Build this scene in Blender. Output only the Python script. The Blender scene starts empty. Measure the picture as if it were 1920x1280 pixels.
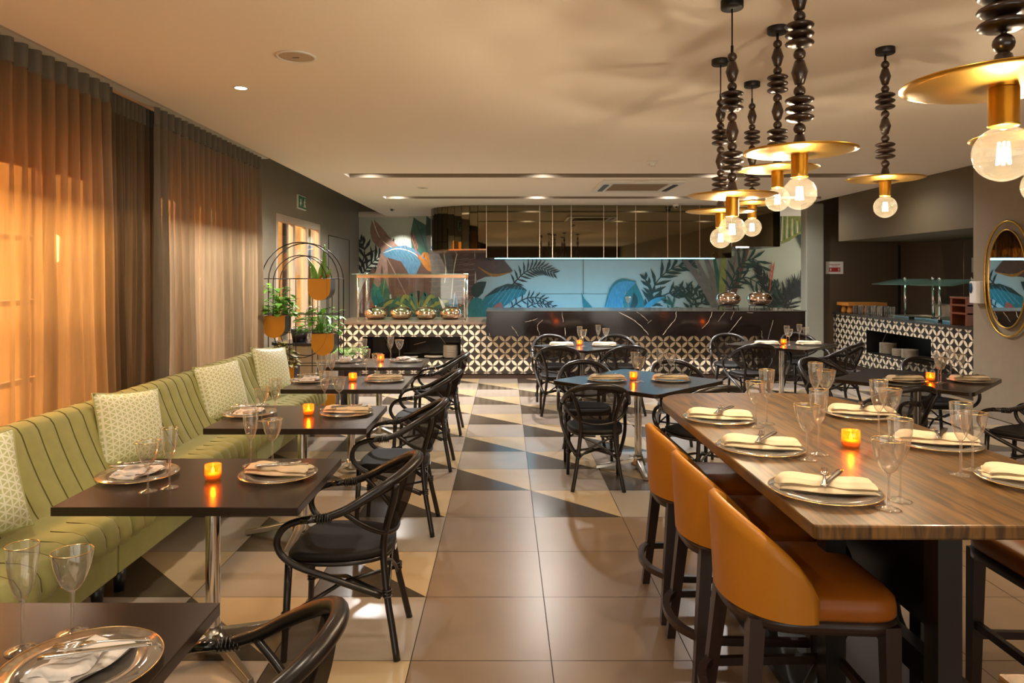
import bpy, math, random
from mathutils import Vector, Matrix
random.seed(7)
PI = math.pi
SC = bpy.context.scene
C = SC.collection

# ------------------------------------------------------------------ camera, world, exposure
EYE = 1.64
cam_d = bpy.data.cameras.new('camera'); cam = bpy.data.objects.new('camera', cam_d); C.objects.link(cam)
cam.location = (0, 0, EYE); cam.rotation_euler = (PI/2, 0, 0)
cam_d.sensor_width = 36; cam_d.lens = 24.975
cam_d.shift_x = 0.0068; cam_d.shift_y = -0.0646
cam_d.clip_start = 0.05; cam_d.clip_end = 100
SC.camera = cam
w = bpy.data.worlds.new('world'); SC.world = w; w.use_nodes = True
w.node_tree.nodes['Background'].inputs[0].default_value = (1.0, 0.92, 0.80, 1)
w.node_tree.nodes['Background'].inputs[1].default_value = 1.7
SC.view_settings.view_transform = 'Standard'; SC.view_settings.look = 'None'
SC.view_settings.gamma = 1; SC.view_settings.use_curve_mapping = False
SC.view_settings.exposure = 0.92
SC.cycles.caustics_reflective = False; SC.cycles.caustics_refractive = False
SC.cycles.max_bounces = 10; SC.cycles.diffuse_bounces = 4; SC.cycles.glossy_bounces = 4
SC.cycles.transparent_max_bounces = 24; SC.cycles.transmission_bounces = 8
SC.cycles.sample_clamp_indirect = 4

H = 2.96          # ceiling height
WX = -3.27        # left wall
YB = 15.9         # mural wall

def lamp(name, kind, loc, energy, color, size=.05, rot=(0,0,0), spot=None, blend=.6, sy=None):
    d = bpy.data.lights.new(name, kind); d.energy = energy; d.color = color
    if kind == 'AREA':
        d.size = size
        if sy: d.shape = 'RECTANGLE'; d.size_y = sy
    else: d.shadow_soft_size = size
    if kind == 'SPOT': d.spot_size = math.radians(spot or 90); d.spot_blend = blend
    o = bpy.data.objects.new(name, d); C.objects.link(o); o.location = loc; o.rotation_euler = rot
    return o
WARM = (1.0, .84, .66); NEUT = (1.0, .95, .90); COOL = (1.0, .95, .88)
# one ceiling downlight in view; the rest are unseen lamps added as fill
DOWN_AND_FILL = [(-1.86, 5.0), (-1.86, 2.1), (-1.86, -.8), (.2, 1.2), (.2, -1.5), (2.9, 1.2), (2.9, -1.5), (4.4, 3.2), (4.6, 0.4)]
for x, y in DOWN_AND_FILL:
    lamp('downlight_and_fill_beam', 'SPOT', (x, y, H-.02), 42, WARM, .05, (0,0,0), 150, .8)
SLOT1 = [(-1.82, 9.42), (.51, 9.42), (2.84, 9.42), (4.9, 9.42)]
SLOT2 = [(-1.86, 12.1), (.55, 12.1), (2.83, 12.1), (4.9, 12.1)]
for x, y in SLOT1: lamp('slot_beam', 'SPOT', (x, y, H+.03), 210 if x < 4 else 30, NEUT, .05, (0,0,0), 150, .8)
for x, y in SLOT2: lamp('slot_beam', 'SPOT', (x, y, H+.03), 170 if x < 4 else 30, NEUT, .05, (0,0,0), 150, .8)
# wall washers over the mural and the door wall
lamp('mural_beam', 'SPOT', (-2.3, 15.35, H-.04), 60, COOL, .03, (math.radians(18),0,0), 75, .5)
lamp('mural_beam', 'SPOT', (5.0, 15.0, H-.04), 60, COOL, .03, (math.radians(22),0,0), 90, .7)
lamp('mural_beam', 'SPOT', (-1.9, 14.2, H-.04), 50, COOL, .03, (math.radians(35),0,0), 90, .7)
for y in (10.6, 12.2, 13.9): lamp('door_beam', 'SPOT', (-2.85, y, H-.02), 30, COOL, .03, (0,math.radians(-8),0), 70, .6)
# blue LED strip under the extraction hood
lamp('hood_strip_light', 'AREA', (1.6, 13.75, 1.94), 6, (.70,.90,.92), 3.6, (math.radians(62),0,0), sy=.10)
lamp('hood_strip_light', 'AREA', (1.6, 13.5, 1.94), 10, (.16,.66,1.0), 3.6, (math.radians(-8),0,0), sy=.10)
lamp('back_counter_light', 'AREA', (1.7, 15.2, .80), 12, (.10,.52,1.0), 3.8, (math.radians(140),0,0), sy=.10)
for y in (10.4, 11.4): lamp('soffit_beam', 'SPOT', (6.3, y, 2.18), 14, NEUT, .03, (0,0,0), 100, .6)
# street lamps outside the curtained windows
lamp('street_lamp_light', 'AREA', (-4.15, 4.2, 2.9), 260, (1,.52,.17), .3, (0,math.radians(-40),0), sy=2.6)
lamp('street_lamp_light', 'AREA', (-3.75, 4.2, 2.9), 240, (1,.52,.17), .3, (0,math.radians(35),0), sy=4)
lamp('street_lamp_light', 'AREA', (-4.15, 7.4, 2.9), 170, (1,.82,.62), .3, (0,math.radians(-40),0), sy=2.4)
lamp('street_lamp_light', 'AREA', (-3.9, 11.0, 2.9), 120, (1,.62,.30), .3, (0,math.radians(20),0), sy=3)

# ------------------------------------------------------------------ materials
def lin(c): c /= 255.0; return c/12.92 if c <= .04045 else ((c+.055)/1.055)**2.4
def rgb(r, g, b): return (lin(r), lin(g), lin(b), 1)
class NT:
    def __init__(s, name):
        s.m = bpy.data.materials.new(name); s.m.use_nodes = True; s.t = s.m.node_tree; s.b = s.t.nodes['Principled BSDF']; s.out = s.t.nodes['Material Output']
    def n(s, ty, **kw):
        x = s.t.nodes.new(ty)
        for k, v in kw.items(): setattr(x, k, v)
        return x
    def l(s, a, b): s.t.links.new(a, b)
    def math(s, op, a, b=None, c=None):
        x = s.n('ShaderNodeMath', operation=op)
        for i, v in enumerate((a, b, c)):
            if v is None: continue
            if isinstance(v, (int, float)): x.inputs[i].default_value = v
            else: s.l(v, x.inputs[i])
        return x.outputs[0]
    def coords(s, scale=(1,1,1), kind='Object'):
        tc = s.n('ShaderNodeTexCoord'); mp = s.n('ShaderNodeMapping'); s.l(tc.outputs[kind], mp.inputs[0]); mp.inputs['Scale'].default_value = scale
        return mp.outputs[0]
    def mix(s, fac, a, b):
        x = s.n('ShaderNodeMix', data_type='RGBA')
        if isinstance(fac, (int, float)): x.inputs[0].default_value = fac
        else: s.l(fac, x.inputs[0])
        for i, v in ((6, a), (7, b)):
            if isinstance(v, tuple): x.inputs[i].default_value = v
            else: s.l(v, x.inputs[i])
        return x.outputs[2]
def pm(name, col, rough=.5, metal=0, noise=0, nscale=8, stretch=(1,1,1), bump=0, bscale=200, spec=.5, emit=None, estr=0, sheen=0, coat=0):
    q = NT(name); b = q.b
    b.inputs['Base Color'].default_value = col; b.inputs['Roughness'].default_value = rough; b.inputs['Metallic'].default_value = metal
    b.inputs['Specular IOR Level'].default_value = spec
    if sheen: b.inputs['Sheen Weight'].default_value = sheen; b.inputs['Sheen Roughness'].default_value = .4
    if coat: b.inputs['Coat Weight'].default_value = coat; b.inputs['Coat Roughness'].default_value = .12
    if emit: b.inputs['Emission Color'].default_value = emit; b.inputs['Emission Strength'].default_value = estr
    if noise:
        nz = q.n('ShaderNodeTexNoise'); nz.inputs['Scale'].default_value = nscale; nz.inputs['Detail'].default_value = 4
        q.l(q.coords(stretch), nz.inputs['Vector'])
        f = q.math('MULTIPLY_ADD', nz.outputs[0], 2.2, -.6)
        d = tuple(max(0, c*(1-noise)) for c in col[:3])+(1,); u = tuple(min(1, c*(1+noise)) for c in col[:3])+(1,)
        q.l(q.mix(f, d, u), b.inputs['Base Color'])
    if bump:
        nz = q.n('ShaderNodeTexNoise'); nz.inputs['Scale'].default_value = bscale; q.l(q.coords(stretch), nz.inputs['Vector'])
        bp = q.n('ShaderNodeBump'); bp.inputs['Strength'].default_value = bump; bp.inputs['Distance'].default_value = .002
        q.l(nz.outputs[0], bp.inputs['Height']); q.l(bp.outputs[0], b.inputs['Normal'])
    return q.m
def thin_glass(name, tint=(1,1,1,1), gl=1.0, rough=.03, diff=0, dcol=(1,1,1,1), base=.04):
    q = NT(name); q.t.nodes.remove(q.b)
    tr = q.n('ShaderNodeBsdfTransparent'); tr.inputs[0].default_value = tint
    g = q.n('ShaderNodeBsdfGlossy'); g.inputs['Roughness'].default_value = rough; g.inputs[0].default_value = (1,1,1,1)
    lw = q.n('ShaderNodeLayerWeight'); lw.inputs[0].default_value = .35
    f = q.math('MULTIPLY_ADD', lw.outputs['Facing'], .55*gl, base)
    mx = q.n('ShaderNodeMixShader'); q.l(f, mx.inputs[0]); q.l(tr.outputs[0], mx.inputs[1]); q.l(g.outputs[0], mx.inputs[2])
    last = mx.outputs[0]
    if diff:
        ts = q.n('ShaderNodeBsdfTranslucent'); ts.inputs[0].default_value = dcol
        df = q.n('ShaderNodeBsdfDiffuse'); df.inputs[0].default_value = dcol
        a = q.n('ShaderNodeMixShader'); a.inputs[0].default_value = .5; q.l(ts.outputs[0], a.inputs[1]); q.l(df.outputs[0], a.inputs[2])
        m2 = q.n('ShaderNodeMixShader'); m2.inputs[0].default_value = diff; q.l(last, m2.inputs[1]); q.l(a.outputs[0], m2.inputs[2]); last = m2.outputs[0]
    q.l(last, q.out.inputs[0]); return q.m
def sheer(name, col, alpha, weave=0, transl=.5):
    q = NT(name); q.t.nodes.remove(q.b)
    tr = q.n('ShaderNodeBsdfTransparent')
    df = q.n('ShaderNodeBsdfDiffuse'); ts = q.n('ShaderNodeBsdfTranslucent')
    nz = q.n('ShaderNodeTexNoise'); nz.inputs['Scale'].default_value = 30; q.l(q.coords((1,3,.12)), nz.inputs['Vector'])
    c = q.mix(nz.outputs[0], tuple(x*.8 for x in col[:3])+(1,), tuple(min(1,x*1.2) for x in col[:3])+(1,))
    q.l(c, df.inputs[0]); q.l(c, ts.inputs[0])
    a = q.n('ShaderNodeMixShader'); a.inputs[0].default_value = transl; q.l(df.outputs[0], a.inputs[1]); q.l(ts.outputs[0], a.inputs[2])
    m2 = q.n('ShaderNodeMixShader'); m2.inputs[0].default_value = alpha; q.l(tr.outputs[0], m2.inputs[1]); q.l(a.outputs[0], m2.inputs[2])
    q.l(m2.outputs[0], q.out.inputs[0]); return q.m
def emis(name, col, s):
    q = NT(name); q.t.nodes.remove(q.b); e = q.n('ShaderNodeEmission'); e.inputs[0].default_value = col; e.inputs[1].default_value = s
    q.l(e.outputs[0], q.out.inputs[0]); return q.m
def petal_mat(name, axis):
    q = NT(name); cell = .0965
    tc = q.n('ShaderNodeTexCoord'); sp = q.n('ShaderNodeSeparateXYZ'); q.l(tc.outputs['Object'], sp.inputs[0])
    u = q.math('DIVIDE', sp.outputs[axis], cell); v = q.math('DIVIDE', sp.outputs[2], cell)
    a = q.math('PINGPONG', q.math('ADD', u, 100), 1.0); b = q.math('PINGPONG', q.math('ADD', v, 100.9), 1.0)
    def dist(x, y): return q.math('SQRT', q.math('ADD', q.math('POWER', x, 2), q.math('POWER', y, 2)))
    d0 = dist(a, b); d1 = dist(q.math('SUBTRACT', 1, a), q.math('SUBTRACT', 1, b))
    lens = q.math('MULTIPLY', q.math('LESS_THAN', d0, .955), q.math('LESS_THAN', d1, .955))
    ga = q.math('MINIMUM', a, q.math('SUBTRACT', 1, a)); gb = q.math('MINIMUM', b, q.math('SUBTRACT', 1, b))
    grout = q.math('LESS_THAN', q.math('MINIMUM', ga, gb), .016)
    c = q.mix(lens, rgb(52,44,40), rgb(228,212,184)); c = q.mix(grout, c, rgb(40,34,30))
    q.l(c, q.b.inputs['Base Color']); q.b.inputs['Roughness'].default_value = .35
    return q.m
def wood_mat(name, c1, c2, sc, stretch, rough=.35, coat=0):
    q = NT(name); wv = q.n('ShaderNodeTexNoise'); wv.inputs['Scale'].default_value = sc; wv.inputs['Detail'].default_value = 8; wv.inputs['Distortion'].default_value = 1.2
    q.l(q.coords(stretch), wv.inputs['Vector'])
    cr = q.n('ShaderNodeValToRGB'); cr.color_ramp.elements[0].position = .38; cr.color_ramp.elements[1].position = .62
    cr.color_ramp.elements[0].color = c1; cr.color_ramp.elements[1].color = c2
    q.l(wv.outputs[0], cr.inputs[0]); q.l(cr.outputs[0], q.b.inputs['Base Color']); q.b.inputs['Roughness'].default_value = rough
    if coat: q.b.inputs['Coat Weight'].default_value = coat; q.b.inputs['Coat Roughness'].default_value = .15
    return q.m
def lattice_mat(name, c1, c2):
    q = NT(name); tc = q.n('ShaderNodeTexCoord'); sp = q.n('ShaderNodeSeparateXYZ'); q.l(tc.outputs['Object'], sp.inputs[0])
    acc = None
    for an in (0, 60, 120):
        ca, sa = math.cos(math.radians(an)), math.sin(math.radians(an))
        s_ = q.math('ADD', q.math('MULTIPLY', sp.outputs[0], ca/.032), q.math('MULTIPLY', sp.outputs[2], sa/.032))
        p = q.math('PINGPONG', q.math('ADD', s_, 50), .5)
        l = q.math('LESS_THAN', p, .11); acc = l if acc is None else q.math('MAXIMUM', acc, l)
    q.l(q.mix(acc, c1, c2), q.b.inputs['Base Color']); q.b.inputs['Roughness'].default_value = .45; q.b.inputs['Sheen Weight'].default_value = .4
    return q.m
M = dict(
 ceiling=pm('ceiling_paint', rgb(244,234,220), .8), shade_top=pm('slot_top_shade', rgb(70,60,52), .7), shade_side=pm('slot_side_shade', rgb(150,136,118), .7),
 wall_dark=pm('dark_wall_paint', rgb(134,124,106), .38, noise=.06, nscale=3), wall_taupe=pm('taupe_wall_paint', rgb(140,126,106), .7, noise=.05),
 wall_bulk=pm('bulkhead_paint', rgb(96,84,62), .6), wall_brown=pm('brown_wall_paint', rgb(84,68,50), .5), nib=pm('grey_green_paint', rgb(160,160,146), .7), white=pm('white_plastic', rgb(225,222,215), .4),
 cornice=pm('cornice_white', rgb(220,205,190), .6),
 t_plain=pm('tile_taupe', rgb(130,108,86), .30, noise=.05, nscale=4), t_light=pm('tile_grey_light', rgb(162,150,138), .2, noise=.05, nscale=4),
 t_cream=pm('tile_cream', rgb(186,164,130), .22, noise=.06, nscale=4), t_dark=pm('tile_dark', rgb(74,64,54), .2, noise=.06, nscale=4), grout=pm('grout', rgb(62,52,44), .8),
 table=pm('table_laminate', rgb(39,27,19), .24, noise=.08, nscale=6, stretch=(1,6,1)), chrome=pm('chrome', (.8,.78,.74,1), .10, 1), steel=pm('brushed_steel', (.62,.60,.57,1), .28, 1),
 castm=pm('cast_aluminium', (.48,.44,.38,1), .3, 1), black=pm('black_metal', rgb(22,20,19), .35), rattan=pm('dark_rattan_tube', rgb(29,23,20), .30, noise=.2, nscale=20), 
 wrap=pm('glossy_binding', rgb(26,22,20), .16, spec=.8), woven=pm('woven_seat', rgb(26,22,20), .55, spec=.3, bump=.5, bscale=500),
 mesh=sheer('woven_back_mesh', rgb(40,33,28), .74, transl=.15),
 leather=pm('tan_leather', rgb(180,116,24), .42, noise=.10, nscale=3, bump=.15, bscale=300), leather_seat=pm('tan_leather_seat', rgb(160,90,22), .36, noise=.08, nscale=3, bump=.12, bscale=300), dwood=pm('dark_stained_wood', rgb(46,30,24), .35, noise=.15, nscale=10, stretch=(1,1,.1)),
 velvet=pm('green_velvet', rgb(160,157,96), .75, noise=.07, nscale=14, sheen=.15, bump=.2, bscale=400), piping=pm('groove_shade_green', rgb(104,98,46), .8),
 cushion=lattice_mat('cushion_lattice', rgb(196,200,140), rgb(240,240,216)), cush_edge=pm('cushion_satin', rgb(176,178,116), .35, sheen=.4),
 wood=wood_mat('oiled_oak', rgb(58,38,14), rgb(112,78,32), 5, (7,.5,.8), .36, .08), wood2=wood_mat('light_oak', rgb(150,110,60), rgb(196,156,96), 5, (6,.6,6), .4), rwood=pm('red_brown_wood', rgb(112,58,28), .4), owood=pm('orange_wood', rgb(196,128,52), .5),
 brass=pm('brushed_brass', (.66,.39,.07,1), .28, 1), gold=pm('gold_rim', (.85,.60,.26,1), .2, 1), bead=pm('dark_turned_wood', rgb(44,30,22), .3, noise=.2, nscale=30, coat=.3), cord=pm('black_cord', rgb(15,14,13), .5),
 glass=thin_glass('clear_glass', (.93,.92,.90,1), 1.5, .03, .05, (.95,.9,.82,1), .06), plate=thin_glass('ribbed_plate_glass', (.66,.64,.62,1), 1.1, .12, .16, (.75,.7,.62,1), .12),
 globe=thin_glass('bulb_glass', (1,.96,.90,1), .8, .02, .006, (1,.9,.72,1), .02), shield=thin_glass('sneeze_guard_glass', (.62,.86,.74,1), 1.0, .03, .06, (.5,.8,.68,1), .10), window=thin_glass('window_glass', (.95,.95,.93,1), .6, .02, base=.05),
 filament=emis('led_filament', (1,.78,.42,1), 55), flame=emis('candle_flame', (1,.62,.16,1), 30), led=emis('downlight_lens', (1,.93,.82,1), 14), ledblue=emis('blue_led_strip', (.35,.80,1,1), 3.0), ledslot=emis('slot_lamp_lens', (1,.93,.85,1), 16),
 amber=thin_glass('amber_votive_glass', (1,.50,.12,1), .9, .1, .16, (1,.42,.06,1), .06), wax=pm('wax', rgb(240,190,120), .5, emit=(1,.5,.15,1), estr=.6),
 linen=pm('linen_napkin', rgb(216,196,164), .85, noise=.05, nscale=30, bump=.25, bscale=600), linen_w=pm('white_napkin', rgb(220,212,204), .85, noise=.04, nscale=30, bump=.25, bscale=600), silver=pm('cutlery_steel', (.66,.62,.56,1), .16, 1),
 mirror=pm('mirror', (.85,.87,.85,1), .01, 1), bronze=pm('bronze_mirror', (.20,.165,.10,1), .025, 1), bronze_trim=pm('bronze_trim', (.62,.52,.40,1), .2, 1), copper=pm('copper', (.75,.42,.24,1), .25, 1), chafe=pm('chafing_steel', (.86,.62,.46,1), .08, 1),
 marble=pm('black_marble', rgb(26,19,16), .10, noise=.5, nscale=3), vein=pm('white_vein', rgb(200,186,168), .3), stone=pm('brown_stone_top', rgb(120,100,84), .22, noise=.1), graytop=pm('dark_stone_top', rgb(62,56,50), .15, noise=.1),
 tilex=petal_mat('petal_tiles_front', 0), tiley=petal_mat('petal_tiles_side', 1), skirt=pm('dark_skirting', rgb(58,40,30), .45),
 curt_a=sheer('sheer_curtain', rgb(158,140,114), .68, transl=.68), curt_b=sheer('sheer_curtain_grey', rgb(150,140,124), .84, transl=.62),
 curt_c=sheer('lined_curtain', rgb(104,90,72), .95, transl=.25),
 header=pm('curtain_heading', rgb(96,88,76), .85), ext=pm('exterior_render', rgb(214,150,70), .9, noise=.3, nscale=2), extdark=pm('exterior_dark', rgb(60,44,34), .9), framew=pm('window_frame_white', rgb(196,180,160), .5), woodfr=pm('timber_frame', rgb(150,96,52), .6),
 pot=pm('mustard_pot', rgb(206,142,34), .4), potdark=pm('pot_black_side', rgb(34,28,36), .4), soil=pm('bark_chips', rgb(150,84,40), .9, noise=.4, nscale=60), leaf=pm('leaf_green', rgb(104,164,56), .42, noise=.35, nscale=25), leaf2=pm('leaf_olive', rgb(130,120,50), .5, noise=.3, nscale=25),
 snake=pm('snake_leaf', rgb(110,160,60), .4, noise=.4, nscale=60, stretch=(1,1,3)), china=pm('white_china', rgb(206,190,166), .25), dark=pm('near_black', rgb(18,16,16), .4), green=pm('exit_green', rgb(20,110,70), .4), red=pm('sign_red', rgb(170,40,30), .5), bluep=pm('dispenser_window', rgb(30,52,78), .2), redp=pm('red_flower', rgb(200,60,40), .6),
)

# ------------------------------------------------------------------ mesh helpers
class MB:
    def __init__(s): s.v = []; s.f = []; s.mi = []; s.sm = []
    def add(s, vs, fs, mat=0, smooth=True):
        o = len(s.v); s.v += [tuple(p) for p in vs]
        for f in fs: s.f.append(tuple(i+o for i in f)); s.mi.append(mat); s.sm.append(smooth)
    def box(s, x0, x1, y0, y1, z0, z1, mat=0):
        s.add([(x0,y0,z0),(x1,y0,z0),(x1,y1,z0),(x0,y1,z0),(x0,y0,z1),(x1,y0,z1),(x1,y1,z1),(x0,y1,z1)],
              [(0,3,2,1),(4,5,6,7),(0,1,5,4),(1,2,6,5),(2,3,7,6),(3,0,4,7)], mat, False)
    def tube(s, pts, r, n=10, mat=0, closed=False, caps=True):
        pts = [Vector(p) for p in pts]; N = len(pts); rr = r if isinstance(r, (list, tuple)) else [r]*N
        vs = []; prev = None
        for i, p in enumerate(pts):
            if closed: t = pts[(i+1) % N]-pts[i-1]
            else: t = pts[min(i+1, N-1)]-pts[max(i-1, 0)]
            if t.length < 1e-9: t = Vector((0,0,1))
            t.normalize()
            if prev is None:
                a = Vector((0,0,1)) if abs(t.z) < .9 else Vector((1,0,0)); nrm = t.cross(a).normalized()
            else:
                nrm = prev - t*prev.dot(t)
                nrm = nrm.normalized() if nrm.length > 1e-6 else t.orthogonal().normalized()
            prev = nrm; bn = t.cross(nrm)
            for k in range(n):
                an = 2*PI*k/n; vs.append(p+(nrm*math.cos(an)+bn*math.sin(an))*rr[i])
        fs = []
        for i in range(N if closed else N-1):
            for k in range(n):
                a = i*n+k; b = i*n+(k+1) % n; c = ((i+1) % N)*n+(k+1) % n; d = ((i+1) % N)*n+k; fs.append((a,b,c,d))
        if caps and not closed: fs.append(tuple(range(n))[::-1]); fs.append(tuple((N-1)*n+k for k in range(n)))
        s.add(vs, fs, mat)
    def bar(s, p, q, a, b=None, mat=0, a2=None):      # square bar from p to q, optional taper
        p = Vector(p); q = Vector(q); b = b or a; t = (q-p).normalized()
        up = Vector((0,1,0)) if abs(t.y) < .9 else Vector((1,0,0)); x = t.cross(up).normalized(); y = t.cross(x)
        vs = []
        for c, sc in ((p, 1), (q, (a2 or a)/a)):
            for sx, sy in ((-1,-1),(1,-1),(1,1),(-1,1)): vs.append(c+x*sx*a/2*sc+y*sy*b/2*sc)
        s.add(vs, [(0,1,2,3),(7,6,5,4),(0,4,5,1),(1,5,6,2),(2,6,7,3),(3,7,4,0)], mat, False)
    def lathe(s, prof, c=(0,0,0), n=24, mat=0, ribs=0, close=False, sx=1, sy=1, smooth=True):
        vs = []; N = len(prof)
        for r, z in prof:
            for k in range(n):
                an = 2*PI*k/n; q = r*(1+(ribs if k % 2 else 0)); vs.append((c[0]+q*math.cos(an)*sx, c[1]+q*math.sin(an)*sy, c[2]+z))
        fs = [(i*n+k, i*n+(k+1) % n, (i+1)*n+(k+1) % n, (i+1)*n+k) for i in range(N-1) for k in range(n)]
        if close: fs += [tuple(range(n))[::-1], tuple((N-1)*n+k for k in range(n))]
        s.add(vs, fs, mat, smooth)
    def prism(s, poly, z0, z1, mat=0):
        n = len(poly); vs = [(x,y,z0) for x, y in poly]+[(x,y,z1) for x, y in poly]
        s.add(vs, [tuple(range(n))[::-1], tuple(range(n, 2*n))]+[(i, (i+1) % n, n+(i+1) % n, n+i) for i in range(n)], mat, False)
    def grid(s, fn, nu, nv, mat=0, smooth=True, cu=False):
        vs = [fn(i/nu, j/nv) for j in range(nv+1) for i in range(nu+1)]
        s.add(vs, [(j*(nu+1)+i, j*(nu+1)+i+1, (j+1)*(nu+1)+i+1, (j+1)*(nu+1)+i) for j in range(nv) for i in range(nu)], mat, smooth)
    def build(s, name, mats, parent=None, loc=None, rz=0, bevel=0, subsurf=0, solid=0, weld=False):
        me = bpy.data.meshes.new(name); me.from_pydata(s.v, [], s.f); me.update()
        for m in (mats if isinstance(mats, (list, tuple)) else [mats]): me.materials.append(m)
        me.polygons.foreach_set('material_index', s.mi); me.polygons.foreach_set('use_smooth', s.sm)
        o = bpy.data.objects.new(name, me); C.objects.link(o)
        if parent: o.parent = parent
        if loc is not None: o.location = loc
        o.rotation_euler = (0,0,rz)
        if weld: o.modifiers.new('w', 'WELD').merge_threshold = 1e-4
        if solid: md = o.modifiers.new('s', 'SOLIDIFY'); md.thickness = solid; md.offset = 0
        if bevel: md = o.modifiers.new('b', 'BEVEL'); md.width = bevel; md.segments = 2; md.limit_method = 'ANGLE'
        if subsurf: md = o.modifiers.new('u', 'SUBSURF'); md.levels = subsurf; md.render_levels = subsurf
        return o
def smooth(pts, k=5, closed=False):
    P = [Vector(p) for p in pts]; n = len(P); out = []
    for i in range(n if closed else n-1):
        p0 = P[i-1] if (closed or i) else P[0]*2-P[1]; p1 = P[i]; p2 = P[(i+1) % n]
        p3 = P[(i+2) % n] if (closed or i+2 < n) else P[-1]*2-P[-2]
        for j in range(k):
            t = j/k; out.append(.5*((2*p1)+(-p0+p2)*t+(2*p0-5*p1+4*p2-p3)*t*t+(-p0+3*p1-3*p2+p3)*t**3))
    if not closed: out.append(P[-1])
    return out
def sq(n): return 's' if n else ''
def thing(name, label, cat, loc=(0,0,0), rz=0, group=None, kind=None):
    o = bpy.data.objects.new(name, None); C.objects.link(o); o.location = loc; o.rotation_euler = (0,0,rz); o.empty_display_size = .05
    return tag(o, label, cat, group, kind)
def tag(o, label, cat, group=None, kind=None):
    o['label'] = label; o['category'] = cat
    if group: o['group'] = group
    if kind: o['kind'] = kind
    return o
def struct(o, label=None):
    o['kind'] = 'structure'
    if label: o['label'] = label
    return o
def dup(root, loc, rz=0, label=None, group=None):
    r = root.copy(); C.objects.link(r); r.location = loc; r.rotation_euler = (0,0,rz)
    if label: r['label'] = label
    if group: r['group'] = group
    for ch in list(root.children):
        c = ch.copy(); C.objects.link(c); c.parent = r
        for g in list(ch.children):
            d = g.copy(); C.objects.link(d); d.parent = c
    return r
PROTO = {}
def place(kind, maker, loc, rz, label, group=None):
    if kind not in PROTO:
        o = maker(); PROTO[kind] = o; o.location = loc; o.rotation_euler = (0,0,rz); o['label'] = label
        if group: o['group'] = group
        return o
    return dup(PROTO[kind], loc, rz, label, group)

# ------------------------------------------------------------------ the room shell
fl = MB(); fl.box(-3.6, 8.2, -5.5, 16.2, -.06, -.004, 0)
TS = .5985; X0 = .197; Y0 = 3.025
for i in range(-7, 14):
    for j in range(-15, 22):
        x0 = X0+(i-1)*TS; y0 = Y0+j*TS; x1 = x0+TS; y1 = y0+TS; g = .002
        col = i
        if x0 < -3.6 or x1 > 8.2 or y0 < -5.5 or y1 > 16.2: continue
        a, b, c, d = (x0+g, y0+g, 0), (x1-g, y0+g, 0), (x1-g, y1-g, 0), (x0+g, y1-g, 0)
        field = (col < 0) or (col == 0 and j >= 4) or (col >= 1 and j >= 3)
        if field and (col+j) % 2 == 0:
            fl.add([a, b, d], [(0,1,2)], 4, False); fl.add([b, c, d], [(0,1,2)], 3, False)
        else: fl.add([a, b, c, d], [(0,1,2,3)], 2 if field else 1, False)
struct(fl.build('floor', [M['grout'], M['t_plain'], M['t_light'], M['t_cream'], M['t_dark']]))

# ceiling slab: left edge stops short of the window wall, two long slots are cut across it
XL, XR = -2.66, 5.6
S1, S2 = (9.22, 9.60), (11.9, 12.25); SX0, SX1 = -2.10, 5.45
ce = MB()
def crect(x0, x1, y0, y1): ce.box(x0, x1, y0, y1, H, H+.14, 0)
crect(XL, XR, -5.5, S1[0]); crect(XL, XR, S1[1], S2[0]); crect(XL, XR, S2[1], YB-.02)
crect(XR, 8.2, 13.4, YB-.02)
for s in (S1, S2):
    crect(XL, SX0 if s is S1 else -2.05, s[0], s[1]); crect(SX1, XR, s[0], s[1])
    ce.box(-2.10 if s is S1 else -2.05, SX1, s[1]-.004, s[1]+.001, H+.001, H+.14, 2); ce.box(-2.2, SX1, s[0]-.02, s[1]+.02, H+.14, H+.16, 1)  # slot top and far side coloured darker to paint in recess shade
struct(ce.build('ceiling', [M['ceiling'], M['shade_top'], M['shade_side']]))
up = MB(); up.box(-3.45, 8.2, -5.5, 16.2, H+.30, H+.36, 0)
struct(up.build('ceiling', [M['wall_dark']]))

rb = MB(); rb.box(-3.45, 6.0, -5.6, -5.5, 2.25, H+.3); rb.box(-3.45,-2.6,-5.6,-5.5,0,2.25); rb.box(2.2,2.6,-5.6,-5.5,0,2.25)  # unseen wall added to darken the hood reflection, open to ambient light
struct(rb.build('wall_rear', M['wall_brown']), 'added rear wall, openings left for ambient light, behind the photographer')
# left wall with a long window strip behind the curtains and a glazed door
lw = MB(); T = .18
def lwbox(y0, y1, z0, z1): lw.box(WX-T, WX, y0, y1, z0, z1, 0)
WZ = 2.47; DZ = 2.54; D0, D1 = 10.15, 12.62
lwbox(-5.5, 8.35, WZ, H+.30); lwbox(8.35, D0, 0, H+.30); lwbox(D0, D1, DZ, H+.30); lwbox(D1, YB+.2, 0, H+.30); lwbox(-5.5, 2.2, 0, WZ)
struct(lw.build('wall_left', M['wall_dark']))
gr = MB()
for (a, b) in (((13.15, 2.38), (14.9, 2.38)), ((13.15, 0.02), (13.15, 2.38)), ((14.9, .02), (14.9, 2.38))):
    gr.tube([(WX+.004, a[0], a[1]), (WX+.004, b[0], b[1])], .006, 6)
struct(gr.build('trim_1', M['dark']), 'hairline outline of a flush service door in the dark left wall')
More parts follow.
